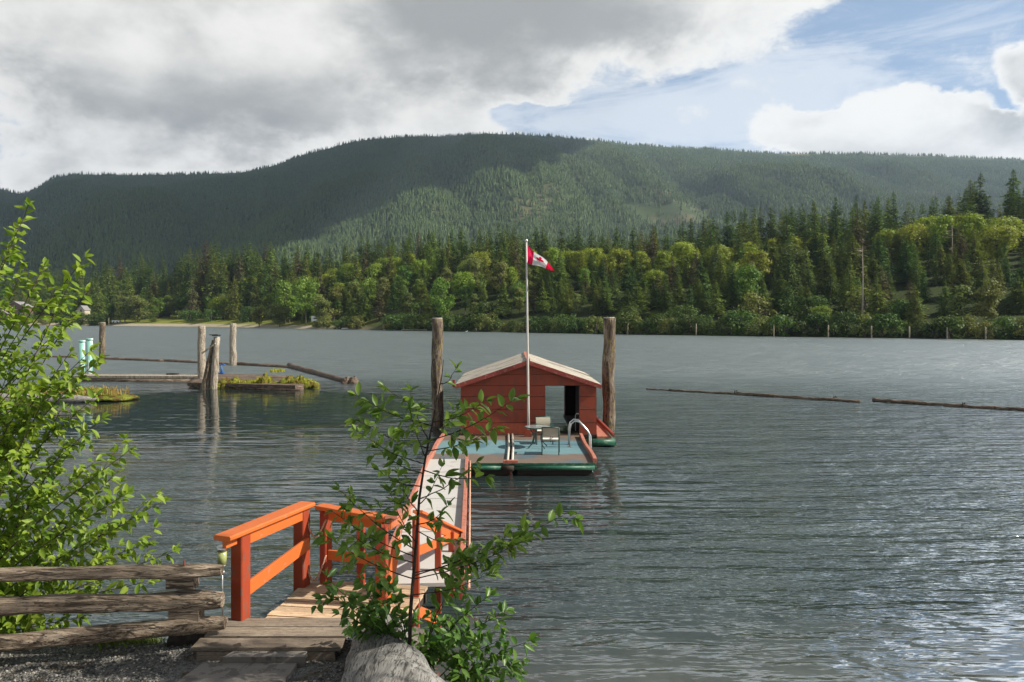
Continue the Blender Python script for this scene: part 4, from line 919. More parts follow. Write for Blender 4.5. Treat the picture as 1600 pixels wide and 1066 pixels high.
mb = MB(); mb.beam((PKX + .1, BY0 + .36, .31), (PKX + .1, BY0 + .37, .31), 4.9, .12, up=(0, 0, 1)); 
mb.box(((BX0 + BX1) / 2, BY0 + .28, .33), BX1 - BX0 + .04, .9, .12); mb.box((BX1 - .42, (BY0 + BY1) / 2 + .5, .33), .8, BY1 - BY0 - 1.0, .11); mb.box((BX0 + .42, (BY0 + BY1) / 2 + .5, .33), .8, BY1 - BY0 - 1.0, .11); mb.build('walkway', M_dark, e)
mb = MB(); mb.box((BX1 - .3, 29.9, 1.25), .05, 4.3, 1.75); mb.beam((2.32, BY1 - .3, 1.1), (3.0, BY1 - .3, 1.1), .05, 1.7); mb.build('inner_wall', M_redin, e)
# side walkway on the right with a salmon curb and green pipe
mb = MB(); mb.beam((3.30, BY0 - .4, .31), (3.30, BY1 - .3, .31), .5, .1); mb.build('side_deck', M_pink, e)
mb = MB(); mb.beam((3.62, BY0 - .45, .42), (3.52, BY1 - 1.2, .42), .09, .12); mb.build('edge_curb', M_trim, e)
mb = MB(); mb.tube([(2.5, BY0 - .45, .16), (3.68, BY0 - .45, .16)], .13, 12); mb.tube([(BX0 - .3, BY0 - .1, .14), (2.3, BY0 - .1, .14)], .1, 10); mb.tube([(3.6, BY0 - .4, .12), (3.6, BY1, .12)], .13, 12); mb.tube([(BX0 - .1, BY0, .12), (BX0 - .1, BY1, .12)], .13, 12); mb.build('pontoon_pipe', M_green, e)
rs = random.Random(31); mb = MB()
for i in range(36): blades(mb, (rs.uniform(-1.6, 2.9), Y1 + .02, ZD - .02), .12, .05, 9, .03, .13, rs, .008)
tag(mb.build('deck_weeds', L_rust), 'small weeds growing in the joint between float and boathouse', 'weeds', kind='stuff')

def chair(name, X, Y, z, rot, label, back=True, mfr=None, msl=None):
    e = empty(name, (X, Y, z), label, 'chair'); fr = mfr or M_cgreen; c, s = math.cos(rot), math.sin(rot)
    def T(x, y, zz): return (X + x * c - y * s, Y + x * s + y * c, z + zz)
    # local: back at -y, front at +y
    for sx in (-1, 1):
        mb = MB(); mb.tube([T(sx * .26, -.24, 0), T(sx * .26, -.24, .45), T(sx * .26, -.30, .86)], .016, 8); mb.build('leg', fr, e)
        mb = MB(); mb.tube([T(sx * .27, .26, 0), T(sx * .27, .26, .60), T(sx * .27, .20, .64), T(sx * .27, -.26, .64)], .016, 8); mb.build('leg', fr, e)
        mb = MB(); mb.beam(T(sx * .27, .22, .655), T(sx * .27, -.2, .655), .05, .02); mb.build('armrest', fr, e)
    mb = MB(); mb.tube([T(-.26, -.295, .86), T(.26, -.295, .86)], .018, 8); mb.tube([T(-.26, -.25, .43), T(.26, -.25, .43)], .014, 8); mb.tube([T(-.26, .25, .42), T(.26, .25, .42)], .014, 8)
    for sx in (-1, 1): mb.tube([T(sx * .26, -.25, .43), T(sx * .26, .25, .42)], .014, 8)
    mb.build('frame', fr, e)
    def sheet(f, nm, m):
        mb = MB(); n = 8
        for i in range(n):
            u0, u1 = i / n, (i + 1) / n
            for th in (0, .012):
                mb.quadface([T(-.245, *f(u0, th)), T(.245, *f(u0, th)), T(.245, *f(u1, th)), T(-.245, *f(u1, th))], sm=True)
        mb.build(nm, m, e)
    sheet(lambda u, th: (-.255 - .04 * u + th + .02 * math.sin(u * 3.14), .575 + .275 * u), 'backrest', msl or M_sling)
    sheet(lambda u, th: (-.24 + .49 * u, .445 + th - .035 * math.sin(u * 3.14) + .03 * (u < .12)), 'seat', M_cush)
    return e
chair('patio_chair', .585 + .62, 23.1, ZD, math.radians(-4), 'green framed patio chair seen from behind, nearest on the blue deck')
chair('patio_chair', 1.08, 25.0, ZD, math.radians(184), 'green framed patio chair facing the viewer behind the round table')
chair('folding_chair', 2.72, 27.6, ZD + .04, math.radians(60), 'white chair standing in the dark boathouse doorway', mfr=M_vwhite, msl=M_cush)
e = empty('patio_table', (.84, 24.2, ZD), 'round grey-topped table between the two patio chairs', 'table')
mb = MB(); mb.tube([(.84, 24.2, ZD + .665), (.84, 24.2, ZD + .685)], .42, 32, sm=False); mb.build('table_top', M_glass, e)
mb = MB(); pts = [(.84 + .425 * math.cos(i * 6.2832 / 32), 24.2 + .425 * math.sin(i * 6.2832 / 32), ZD + .672) for i in range(33)]; mb.tube(pts, .02, 8, cap=False); mb.build('rim', M_cgreen, e)
for i in range(4):
    a = .6 + i * math.pi / 2; ca, sa = math.cos(a), math.sin(a); mb = MB(); mb.tube([(.84 + ca * r_, 24.2 + sa * r_, ZD + z_) for r_, z_ in ((.34, .66), (.20, .50), (.17, .32), (.24, .14), (.38, .015))], .017, 8); mb.build('leg', M_cgreen, e)
# ladder handrails at the right edge
e = empty('swim_ladder', (2.2, 24.4, ZD), 'curved steel swim ladder handrails at the right edge of the float', 'ladder')
for yo in (0, .42):
    a = P(889, 690, 24.6); ax, bx = a.x, 2.58; Y_ = 24.2 + yo; mb = MB()
    pts = [(ax, Y_ + .1, ZD), (ax, Y_ + .1, ZD + .55), (ax + .05, Y_ + .08, ZD + .76), (ax + .17, Y_ + .05, ZD + .86), (ax + .32, Y_ + .03, ZD + .83), (bx - .10, Y_ - .02, ZD + .55), (bx - .01, Y_ - .04, ZD + .38), (bx, Y_ - .05, ZD + .1), (bx, Y_ - .05, -1.0)]
    mb.tube(pts, .026, 10); mb.build('handrail', M_steel, e)
    mb = MB(); mb.tube([(ax, Y_ + .1, ZD), (ax, Y_ + .1, ZD + .02)], .06, 12); mb.build('foot_plate', M_steel, e)
for zz in (-.05, -.35):
    mb = MB(); mb.tube([(2.58, 24.15, zz), (2.58, 24.57, zz)], .02, 8); mb.build('rung', M_steel, e)

# ------------------------------------------------------------------ gangway ramp
e = empty('gangway', (-1.8, 21.5, ZD), 'white-surfaced gangway sloping down to the float with salmon edge curbs', 'gangway')
gl0, gl1 = Vector((-1.80, 10.1, .95)), Vector((-2.42, 21.75, ZD + .07)); gr0, gr1 = Vector((-.72, 10.1, .95)), Vector((-1.36, 21.75, ZD + .07))
N = 4
for i in range(N):
    a, b = i / N, (i + 1) / N - .004; p, q = (gl0 + gr0) / 2, (gl1 + gr1) / 2; mb = MB(); mb.beam(p.lerp(q, a), p.lerp(q, b), 1.06, .05); mb.build('walking_surface', M_white, e)
for (p, q, off) in ((gl0, gl1, -.03), (gr0, gr1, .03)):
    mb = MB(); n = 9
    for i in range(n):
        a, b = p.lerp(q, i / n), p.lerp(q, (i + 1) / n); a = a + Vector((off, 0, .07)); b = b + Vector((off, 0, .07)); mb.beam(a, b, .085, .13)
    mb.build('edge_curb', M_pink, e)
    mb = MB(); mb.beam(p + Vector((off * .9, 0, -.11)), q + Vector((off * .9, 0, -.11)), .06, .16); mb.build('side_beam', M_trim, e)
mb = MB(); a = gr0 + Vector((.13, 0, -.02)); b = gr1 + Vector((.13, 0, -.02)); mb.tube([a.lerp(b, i / 12) + Vector((0, 0, R(-.03, .0))) for i in range(13)], .02, 6); mb.build('edge_rope', M_rope, e)
# left handrail (sloping board), right handrail (sloping board), posts
mb = MB(); mb.beam((-1.53, 9.35, 2.08), (-1.98, 14.6, .90), .15, .04); mb.build('handrail', M_pink, e)
mb = MB(); mb.beam((-1.55, 9.4, 1.98), (-1.99, 14.4, .84), .035, .14); mb.build('rail_board', M_orange, e)
mb = MB(); mb.beam((-1.62, 9.45, .98), (-1.50, 9.65, 1.66), .04, .15); mb.beam((-1.72, 10.1, .95), (-1.62, 10.6, 1.45), .04, .13); mb.build('diagonal_brace', M_orange, e)
mb = MB(); mb.beam((-1.22, 9.55, 2.10), (-.86, 12.7, .92), .13, .035); mb.build('handrail', M_orange, e)
mb = MB(); mb.beam((-1.23, 9.50, 2.01), (-.88, 12.6, .86), .035, .13); mb.build('rail_board', M_orange, e)
mb = MB(); mb.beam((-1.24, 9.55, 1.58), (-.98, 11.7, 1.12), .035, .12); mb.build('middle_rail', M_orange, e)
for (x, y, zb, zt) in ((-1.24, 9.55, .5, 2.0), (-1.07, 10.7, .1, 1.62), (-.96, 11.7, .2, 1.22)):
    mb = MB(); mb.beam((x, y, zb), (x, y, zt), .09, .09, up=(0, 1, 0)); mb.build('post', M_orange_red, e)
mb = MB(); mb.beam((-1.30, 9.6, .82), (-1.05, 10.45, .34), .05, .14); mb.build('brace', M_orange, e)

# ------------------------------------------------------------------ landing deck with railings
yaw = math.radians(8); dv = Vector((math.sin(yaw), math.cos(yaw), 0)); rv = Vector((math.cos(yaw), -math.sin(yaw), 0)); ZL = 1.0
e = empty('landing_deck', (-2.2, 9.4, ZL), 'short landing deck of warm brown boards between the steps and the gangway', 'deck')
org = Vector((-2.98, 8.80, ZL)); mb = MB(); n = 9; dw = 1.38 / n
for i in range(n):
    a = org + dv * (dw * (i + .5)) + Vector((0, 0, -.02 + R(-.003, .003))); mb.beam(a + rv * R(-.02, .02), a + rv * (1.68 + R(-.02, .02)), dw - .014, .04)
mb.build('deck_boards', M_plank, e)
mb = MB()
for f in (.06, .8, 1.6): mb.beam(org + rv * f + Vector((0, 0, -.13)), org + rv * f + dv * 1.36 + Vector((0, 0, -.13)), .06, .17)
mb.beam(org + dv * 1.34 + Vector((0, 0, -.14)), org + dv * 1.34 + rv * 1.66 + Vector((0, 0, -.14)), .05, .16); mb.build('joists', M_dark, e)
for f, g_ in ((.1, 1.2), (1.5, 1.2), (1.5, .2), (.1, .2)):
    p = org + rv * f + dv * g_; mb = MB(); mb.beam((p.x, p.y, -.9), (p.x, p.y, .8), .12, .12, up=(0, 1, 0)); mb.build('support_post', M_orange_red, e)
e = empty('left_railing', (-3.2, 8.8, ZL), 'orange railing with two thick red posts on the left of the landing deck', 'railing'); e.name = 'deck_railing'
A, B_ = Vector((-3.23, 8.8, 0)), Vector((-2.83, 9.95, 0)); u = (B_ - A).normalized(); uh = Vector((u.y, -u.x, 0))
for p, zb in ((A, .72), (B_, .70)):
    mb = MB(); mb.beam((p.x, p.y, zb), (p.x, p.y, 2.03), .165, .165, up=u, bev=.012); mb.build('post', M_orange_red, e)
mb = MB(); a = A - u * .32 + Vector((0, 0, 2.065)); b = B_ + u * .14 + Vector((0, 0, 2.065)); mb.beam(a, b, .24, .06, bev=.015); mb.build('handrail', M_orange, e)
mb = MB(); mb.beam(A - u * .28 + uh * .0 + Vector((0, 0, 1.985)) , A - u * .085 + Vector((0, 0, 1.985)), .05, .10); mb.beam(A + u * .085 + uh * .05 + Vector((0, 0, 1.965)), B_ - u * .085 + uh * .05 + Vector((0, 0, 1.965)), .045, .13); mb.build('under_rail', M_orange, e)
mb = MB(); mb.beam(A + u * .085 + uh * .04 + Vector((0, 0, 1.36)), B_ - u * .0 + uh * .105 + Vector((0, 0, 1.58)), .04, .165); mb.build('middle_rail', M_orange, e)
e = empty('deck_railing', (-2.5, 10.0, ZL), 'orange railing across the far side of the landing deck half hidden by leaves', 'railing')
A2, B2 = Vector((-2.53, 10.05, 0)), Vector((-1.60, 9.35, 0)); u2 = (B2 - A2).normalized()
mb = MB(); mb.beam((A2.x, A2.y, .75), (A2.x, A2.y, 1.98), .125, .125, up=u2); mb.build('post', M_orange_red, e)
mb = MB(); mb.beam((-2.04, 9.98, .8), (-2.04, 9.98, 1.97), .10, .10, up=(0, 1, 0)); mb.build('post', M_orange_red, e)
mb = MB(); mb.beam((B2.x - .03, B2.y - .1, .85), (B2.x - .03, B2.y - .1, 2.0), .145, .145, up=(0, 1, 0)); mb.build('post', M_orange_red, e)
mb = MB(); mb.beam(Vector((-2.62, 10.07, 2.035)), Vector((-1.56, 9.42, 2.035)), .17, .055); mb.build('handrail', M_orange, e)
mb = MB(); mb.beam(Vector((-2.46, 9.97, 1.93)), Vector((-1.66, 9.50, 1.93)), .04, .11); mb.build('under_rail', M_orange, e)
mb = MB(); mb.beam(Vector((-2.46, 9.93, 1.42)), Vector((-1.66, 9.62, 1.44)), .04, .13); mb.build('middle_rail', M_orange, e)
def rope(a, b, sag, label):
    mb = MB(); a, b = Vector(a), Vector(b); mb.tube([a.lerp(b, i / 12) + Vector((0, 0, -sag * math.sin(math.pi * (i / 12) ** .8))) for i in range(13)], .014, 6)
    tag(mb.build('barrier_rope', M_rope, origin=a), label, 'rope')
rope((B_.x + .08, B_.y, 1.86), (A2.x + .02, A2.y - .07, 1.88), .22, 'upper twisted rope hanging across the gap between the orange railings')
rope((B_.x + .08, B_.y, 1.22), (A2.x + .02, A2.y - .07, 1.40), .22, 'lower twisted rope hanging across the gap between the orange railings')
# steps
e = empty('wooden_step', (-2.7, 8.4, .9), 'wide grey timber step of three boards in front of the landing deck', 'step')
zs_ = 1.03; mb = MB()
for i, (ya, lx, rx_) in enumerate(((8.68, 343, 548), (8.42, 326, 543), (8.13, 306, 536))):
    x0 = (lx - 800) / F * ya; x1 = (rx_ - 800) / F * ya; mb.beam((x0, ya, zs_ - .022), (x1, ya, zs_ - .022), .24, .045)
mb.build('tread', M_step, e); mb = MB(); mb.beam((-3.42, 8.03, zs_ - .10), (-1.92, 8.03, zs_ - .10), .035, .10); mb.build('riser', M_step, e)
mb = MB()
for X_ in (-3.1, -2.55, -1.98): mb.beam((X_, 8.08, zs_ - .15), (X_, 8.8, zs_ - .15), .07, .16)
mb.build('joists', M_dark, e)
e = empty('stepping_slab', (-2.65, 7.5, .9), 'pale worn concrete slab on the gravel in front of the step', 'slab')
def slab(pts, z0, z1, nm):
    mb = MB(); n = len(pts); mb.quadface([(p[0], p[1], z1) for p in pts])
    for i in range(n): a, b = pts[i], pts[(i + 1) % n]; mb.quadface([(a[0], a[1], z0), (b[0], b[1], z0), (b[0], b[1], z1), (a[0], a[1], z1)])
    return mb
slab([(-3.75, 6.0), (-2.35, 6.0), (-2.28, 7.86), (-3.28, 7.86)], .75, .935, '').build('slab', M_conc, e)
slab([(-3.08, 7.87), (-2.20, 7.87), (-2.22, 8.02), (-3.02, 8.02)], .75, .99, '').build('kerb_block', M_conc, e)
# solar lamp
q = P(347, 870, 8.6); e = empty('garden_lamp', P(349, 915, 8.6), 'small steel solar lamp with yellow-green glass beside the near red post', 'lamp')
mb = MB(); mb.tube([(q.x + .01, q.y, 1.05), (q.x + .0, q.y, q.z - .09)], .009, 8); mb.tube([(q.x + .01, q.y, 1.62), (q.x + .01, q.y, 1.66)], .02, 8); mb.build('stake', M_steel, e)
mb = MB(); mb.tube([(q.x, q.y, q.z - .09), (q.x, q.y, q.z + .07)], [.05, .054], 14); mb.build('glass', plain('lamp_glass', (.38, .42, .16), .15), e)
mb = MB(); mb.tube([(q.x, q.y, q.z + .071), (q.x, q.y, q.z + .125)], [.062, .058], 14); mb.tube([(q.x, q.y, q.z - .13), (q.x, q.y, q.z - .091)], [.02, .05], 14); mb.build('cap', M_steel, e)

# ------------------------------------------------------------------ split-rail fence
def split_rail(a, b, h, d, name, label, sd):
    a, b = Vector(a), Vector(b); mb = MB(); n = 26; seg = 12; n0 = 0
    for i in range(n + 1):
        t = i / n; p = a.lerp(b, t); en = 1 - .22 * max(0, (t - .94) / .06)
        for k in range(seg):
            an = 6.2832 * k / seg; cy, cz = math.cos(an), math.sin(an); q = max(abs(cy), abs(cz)) ** .85
            rr = 1 + .24 * mn.noise(Vector((t * 5 + sd, cy * 2.2, cz * 2.2 + sd))) + .12 * mn.noise(Vector((t * 14, cy * 5 + sd, cz * 5)))
            mb.v.append((p.x, p.y + cy / q * d / 2 * rr * en, p.z + cz / q * h / 2 * rr * en))
    for i in range(n):
        for k in range(seg): a_, b_ = i * seg + k, i * seg + (k + 1) % seg; mb.f.append((a_, b_, b_ + seg, a_ + seg)); mb.sm.append(False); mb.mi.append(0)
    mb.f.append(tuple(range(seg - 1, -1, -1))); mb.f.append(tuple(n * seg + k for k in range(seg))); mb.sm += [False] * 2; mb.mi += [0] * 2
    return mb
e = empty('rail_fence', (-4.5, 8.2, .9), 'weathered split-rail timber fence at the left of the steps', 'fence')
split_rail(P(-160, 902, 8.0), P(347, 891, 8.25), .135, .13, '', '', 1).build('rail', M_rail, e)
split_rail(P(-160, 950, 8.0), P(348, 938, 8.3), .19, .16, '', '', 5).build('rail', M_rail, e)
split_rail(P(-160, 1020, 7.7), P(353, 972, 8.35), .165, .16, '', '', 9).build('rail', M_rail, e)
for (x0, x1, yt, yb, D) in ((264, 307, 903, 914, 8.28), (268, 315, 945, 965, 8.3)):
    mb = MB(); p, q = P(x0, (yt + yb) / 2, D), P(x1, (yt + yb) / 2, D); mb.beam(p, q, .16, (yb - yt + 8) * D / F); mb.build('spacer_block', M_rail, e)
mb = MB(); p = P(288, 876, 8.2); mb.tube([p, p + Vector((0, 0, -.12))], .012, 6); mb.build('iron_pin', plain('rust', (.16, .05, .03), .8), e)
e = empty('timber_block', P(300, 1005, 8.45), 'dark rotten timber end under the left of the step', 'timber')
split_rail(P(270, 1004, 8.5), P(345, 1000, 8.55), .26, .3, '', '', 14).build('log', M_dark, e)
def f_rock(t, b, v, g):
    n = t.noise(v, 7, 7, .7); t.l.new(t.ramp(n, [(.3, (.03, .026, .02)), (.5, (.10, .085, .07)), (.64, (.22, .20, .17))]), b.inputs['Base Color']); bump(t, b, n, .6, .03)
M_rock = mat('bank_rock', f_rock, .9)
for (px_, py_, D, r_, lb) in ((318, 1022, 8.15, .14, 'brown rock under the left end of the step'), (262, 1018, 8.5, .17, 'dark flat rock behind the gravel by the fence end'), (112, 1022, 8.45, .12, 'pale rock lying on the bank under the fence'), (60, 1020, 8.5, .11, 'small brown rock at the left end of the bank'), (590, 1012, 7.9, .2, 'grey rock beside the driftwood log'), (640, 1000, 8.6, .2, 'mossy rock at the foot of the sapling')):
    p = P(px_, py_, D); mb = MB(); lumpy(mb, (p.x, p.y, p.z - .08), r_ * 1.3, r_, r_ * .9, px_ * .37); tag(mb.build('rock', M_rock, origin=p), lb, 'rock')

# driftwood log
e = empty('driftwood_log', (-1.3, 7.4, .7), 'big smooth grey driftwood log lying beside the steps', 'log')
mb = MB(); spine = [(-1.52, 8.62, .96, .16), (-1.50, 8.54, .95, .25), (-1.46, 8.3, .94, .31), (-1.40, 7.9, .92, .36), (-1.30, 7.5, .91, .42), (-1.14, 7.0, .92, .50), (-1.0, 6.4, .95, .54), (-.85, 5.9, .99, .56)]
pts = []; rad = []
for i in range(len(spine) - 1):
    for j in range(5): t = j / 5; a, b = spine[i], spine[i + 1]; pts.append([a[k] * (1 - t) + b[k] * t for k in range(3)]); rad.append(a[3] * (1 - t) + b[3] * t)
mb.tube(pts, rad, 32, jit=.16); mb.build('trunk', M_drift, e)

# ------------------------------------------------------------------ leafy plants close by
def leaf(V, Fc, SM, p, d, nrm, L, w, curl):
    s = d.cross(nrm); s = s.normalized() if s.length > 1e-4 else Vector((1, 0, 0)); nrm = s.cross(d).normalized(); k = len(V)
    st = ((0, 0), (.18, .55), (.42, 1.0), (.68, .82), (.88, .38), (1, 0)); mid = []; lf = []; rt = []
    for t, q in st:
        c = p + d * L * t - nrm * curl * L * t * t
        mid.append(len(V)); V.append(tuple(c - nrm * w * .10 * (q > 0)))
        if 0 < t < 1:
            lf.append(len(V)); V.append(tuple(c + s * w * .5 * q + nrm * w * .16 * q)); rt.append(len(V)); V.append(tuple(c - s * w * .5 * q + nrm * w * .16 * q))
    for side in (lf, rt):
        sgn = side is lf; quads = [(mid[0], side[0], mid[1])] + [(mid[i + 1], side[i], side[i + 1], mid[i + 2]) for i in range(3)] + [(mid[4], side[3], mid[5])]
        for q in quads: Fc.append(q if sgn else q[::-1]); SM.append(True)
class Plant:
    def __init__(s, seed): s.r = random.Random(seed); s.V = []; s.F = []; s.S = []; s.st = MB()
    def put(s, p, d, L, spread=1.0):
        r = s.r; up = Vector((r.gauss(0.25, .55), r.gauss(-.25, .5), 1)); dd = (d + Vector((r.gauss(0, .35), r.gauss(0, .35), r.gauss(-.1, .3))) * spread).normalized()
        leaf(s.V, s.F, s.S, p, dd, up, L * r.uniform(.6, 1.2), L * r.uniform(.36, .52), r.uniform(.05, .45))
    def branch(s, pts, r0, r1, leafL, gap, start=.15, twigs=0, twigL=.3, lod=0):
        r = s.r; pts = [Vector(p) for p in pts]; n = max(8, len(pts) * 4); out = []
        for i in range(n + 1):                       # Catmull-Rom through the given points
            u = i / n * (len(pts) - 1); k = min(int(u), len(pts) - 2); t = u - k
            p0, p1, p2, p3 = pts[max(k - 1, 0)], pts[k], pts[k + 1], pts[min(k + 2, len(pts) - 1)]
            out.append(.5 * ((2 * p1) + (p2 - p0) * t + (2 * p0 - 5 * p1 + 4 * p2 - p3) * t * t + (3 * p1 - p0 - 3 * p2 + p3) * t ** 3) + Vector((r.gauss(0, .004), r.gauss(0, .004), 0)))
        s.st.tube(out, [r0 + (r1 - r0) * i / n for i in range(n + 1)], 6)
        L = sum((out[i + 1] - out[i]).length for i in range(n)); acc = 0; nxt = start * L; side = 1
        for i in range(n):
            seg = out[i + 1] - out[i]; ln = seg.length
            while acc + ln >= nxt:
                p = out[i] + seg * ((nxt - acc) / max(ln, 1e-6)); d = seg.normalized(); perp = d.cross(Vector((r.gauss(0, .5), -1, r.gauss(0, .5)))).normalized() * side; side = -side
                for q in range(2 if r.random() < .45 else 1): s.put(p, (d * r.uniform(.2, .8) + perp * r.uniform(.5, 1) + Vector((0, r.gauss(0, .45), 0))).normalized(), leafL)
                nxt += gap * r.uniform(.6, 1.4)
            acc += ln
        for q in range(3): s.put(out[-1], (out[-1] - out[-2]).normalized(), leafL * .8, 1.2)
        for k in range(twigs):
            i = int(r.uniform(start, .95) * n); d = (out[min(i + 1, n)] - out[max(i - 1, 0)]).normalized(); a = r.uniform(0, 6.28)
            side_ = Vector((math.cos(a), math.sin(a) * .6, math.sin(a) * .7 + .15)); q = out[i] + (d * .6 + side_ * .9).normalized() * twigL * r.uniform(.5, 1.2)
            s.branch([out[i], (out[i] + q) / 2 + Vector((0, 0, .02)), q], r1 * 1.1, r1 * .5, leafL * .92, gap, .25)
    def build(s, e, lm, lname='foliage', bark=None):
        me = bpy.data.meshes.new(lname); og = Vector(e.location); me.from_pydata([(v[0] - og.x, v[1] - og.y, v[2] - og.z) for v in s.V], [], s.F); me.polygons.foreach_set('use_smooth', s.S); me.materials.append(lm)
        o = bpy.data.objects.new(lname, me); COL.objects.link(o); o.parent = e; s.st.build('stems', bark or M_bark, e)
L_left = leafmat('sunny_shrub_leaf', (0.10, 0.185, 0.020), (0.30, 0.375, 0.050), .40, .42, 0, .8, .75)
L_mid = leafmat('sapling_leaf', (0.055, 0.125, 0.020), (0.19, 0.28, 0.05), .35, .35, 0, 1.2, .75)
L_low = leafmat('low_shrub_leaf', (0.05, 0.112, 0.022), (0.155, 0.225, 0.045), .35, .35, 0, 1.2, .75)

e = empty('leafy_shrub', P(-90, 1000, 9.2), 'big sunlit yellow-green shrub arching in from the left edge behind the fence', 'shrub')
pl = Plant(3)
tips = [(45, 320), (28, 350), (12, 385), (132, 402), (70, 415), (30, 430), (110, 440), (135, 455), (60, 470), (118, 497), (20, 500), (85, 520), (145, 545), (155, 560), (60, 560), (120, 580), (150, 618), (40, 610), (95, 640), (158, 655), (130, 680), (50, 690),
        (205, 702), (150, 720), (90, 740), (255, 783), (200, 770), (140, 780), (60, 790), (215, 805), (170, 830), (110, 830), (230, 850), (272, 862), (190, 870), (140, 880), (70, 870), (235, 908), (150, 910), (100, 930), (40, 920), (125, 965), (60, 965), (20, 880), (15, 740), (10, 650), (20, 560), (180, 740), (100, 700), (30, 820), (80, 600), (110, 550), (165, 790), (60, 640)]
for i, (tx, ty) in enumerate(tips):
    D = 8.9 + pl.r.uniform(-.35, .75); hgt = max(0, 1000 - ty)
    bx = -130 + pl.r.uniform(-60, 90) + max(0, tx) * .15; by = min(1000, ty + 120 + hgt * .42 + pl.r.uniform(-20, 40))
    a = P(bx, by, D + .1); c = P(bx + (tx - bx) * .45, by + (ty - by) * .52 , D); b = P(tx, ty, D)
    long_ = ty < 500 and tx > 20
    pl.branch([a, c, b], .012, .003, .145, .058, .18, 3 if ty < 480 else 5, .36)
for i in range(8):
    x0 = -150 + i * 16; pl.branch([P(x0, 1010, 9.2), P(x0 - 20, 800, 9.2), P(x0 - 10 + i * 4, 560 - i * 10, 9.1)], .02, .006, .14, .08, .3, 7, .3)
pl.build(e, L_left)

e = empty('sapling', P(640, 1012, 7.5), 'slender dark-stemmed sapling standing in front of the gangway', 'sapling')
pl = Plant(8); D = 7.5
trunk = [(640, 1015), (641, 960), (646, 900), (651, 840), (655, 780), (664, 720), (674, 670), (683, 625), (690, 590), (693, 562)]
tp = [P(x, y, D) for x, y in trunk]; pl.st.tube(tp, [.020, .019, .017, .015, .013, .011, .009, .007, .005, .003], 10)
def on(y):
    ys_ = [q[1] for q in trunk][::-1]; xs_ = [q[0] for q in trunk][::-1]; return P(interp(y, ys_, xs_), y, D)
for (y0, tx, ty, dd, tw, gp, lf_) in [(600, 712, 577, 0, 0, .05, .10), (640, 600, 605, .2, 0, .07, .11), (665, 556, 617, .1, 2, .055, .12), (700, 565, 660, -.2, 3, .06, .12), (725, 556, 672, .2, 1, .07, .11), (660, 760, 625, .1, 2, .055, .12), (690, 808, 622, .15, 2, .06, .13), (705, 775, 668, -.2, 2, .055, .13), (675, 720, 640, -.2, 2, .05, .12),
        (740, 590, 700, .1, 2, .06, .11), (760, 592, 735, -.2, 1, .06, .11), (780, 745, 722, 0, 1, .07, .10), (715, 640, 640, .2, 2, .05, .12), (690, 640, 610, .1, 1, .05, .11), (735, 760, 745, .2, 0, .09, .13),
        (860, 530, 765, .1, 4, .06, .12), (870, 520, 800, -.2, 4, .055, .12), (850, 610, 770, -.1, 3, .06, .12), (880, 540, 830, .3, 3, .06, .12), (905, 505, 835, -.3, 3, .055, .12), (820, 700, 790, .1, 2, .06, .12), (830, 715, 845, -.1, 2, .06, .11),
        (900, 885, 803, 0, 5, .06, .13), (905, 820, 845, .1, 4, .055, .12), (895, 760, 855, -.2, 2, .055, .11), (930, 770, 895, .2, 4, .055, .12), (790, 690, 730, .2, 1, .06, .1), (800, 620, 740, -.1, 2, .06, .11)]:
    a = on(y0); b = P(tx, ty, D - dd); c = a.lerp(b, .5) + Vector((0, 0, -.05 + .0 * dd)); pl.branch([a, c, b], .007, .002, lf_ * 1.25, gp * 1.1, .25, max(0, tw - 1), .22)
pl.build(e, L_mid, bark=M_bark2)
e = empty('low_shrub', P(690, 1020, 7.7), 'dense low green shrub around the foot of the sapling and the driftwood log', 'shrub')
pl = Plant(12)
for (sx, sy, tx, ty) in [(620, 1000, 520, 925), (625, 1000, 530, 960), (620, 1005, 508, 900), (630, 1000, 560, 900), (640, 1000, 610, 910), (625, 1010, 570, 950), (620, 1000, 600, 960), (660, 1010, 720, 900), (660, 1020, 765, 930), (660, 1020, 790, 955), (670, 1020, 730, 960),
        (690, 1040, 780, 1000), (690, 1050, 815, 1050), (690, 1050, 800, 1040), (680, 1040, 740, 1000), (690, 1060, 760, 1055), (670, 1030, 700, 990), (700, 1060, 720, 1030), (690, 1060, 830, 1000), (660, 1020, 690, 1010), (670, 1040, 660, 1030), (650, 1020, 625, 960), (700, 1070, 780, 1075), (640, 1010, 585, 925), (650, 1020, 700, 930)]:
    D = 7.75 + pl.r.uniform(-.35, .35); a, b = P(sx, sy + 25, 7.8), P(tx, ty, D); c = a.lerp(b, .5) + Vector((pl.r.gauss(0, .04), 0, .06)); pl.branch([a, c, b], .007, .002, .135, .06, .2, 3, .22)
pl.build(e, L_low, bark=M_bark2)

# grass tufts on the bank
rs = random.Random(77)
for (px_, py_, n_, h_, lb) in ((168, 1012, 90, .34, 'dark spiky grass tuft left of the brighter one on the bank'), (210, 1010, 130, .26, 'bright green grass tuft on the bank below the fence end'), (235, 1008, 90, .24, 'short green grass tuft nearest the step on the bank'), (20, 1015, 140, .3, 'low green grass tuft at the left edge under the fence')):
    p = P(px_, py_, 8.45); mb = MB(); blades(mb, (p.x, p.y, p.z - .1), .16, .1, n_, h_ * .4, h_, rs, .006); tag(mb.build('grass_tuft', L_grass, origin=p), lb, 'grass tuft')
mb = MB(); px_ = 0
for i in range(150): p = P(rs.uniform(-80, 300), rs.uniform(1005, 1020), 8.5); blades(mb, (p.x, p.y, bank_z(p.x, p.y) - .02), .07, .05, 6, .04, .15, rs, .006)
tag(mb.build('bank_grass', L_grass), 'thin grass and weeds along the gravel edge', 'grass', kind='stuff')

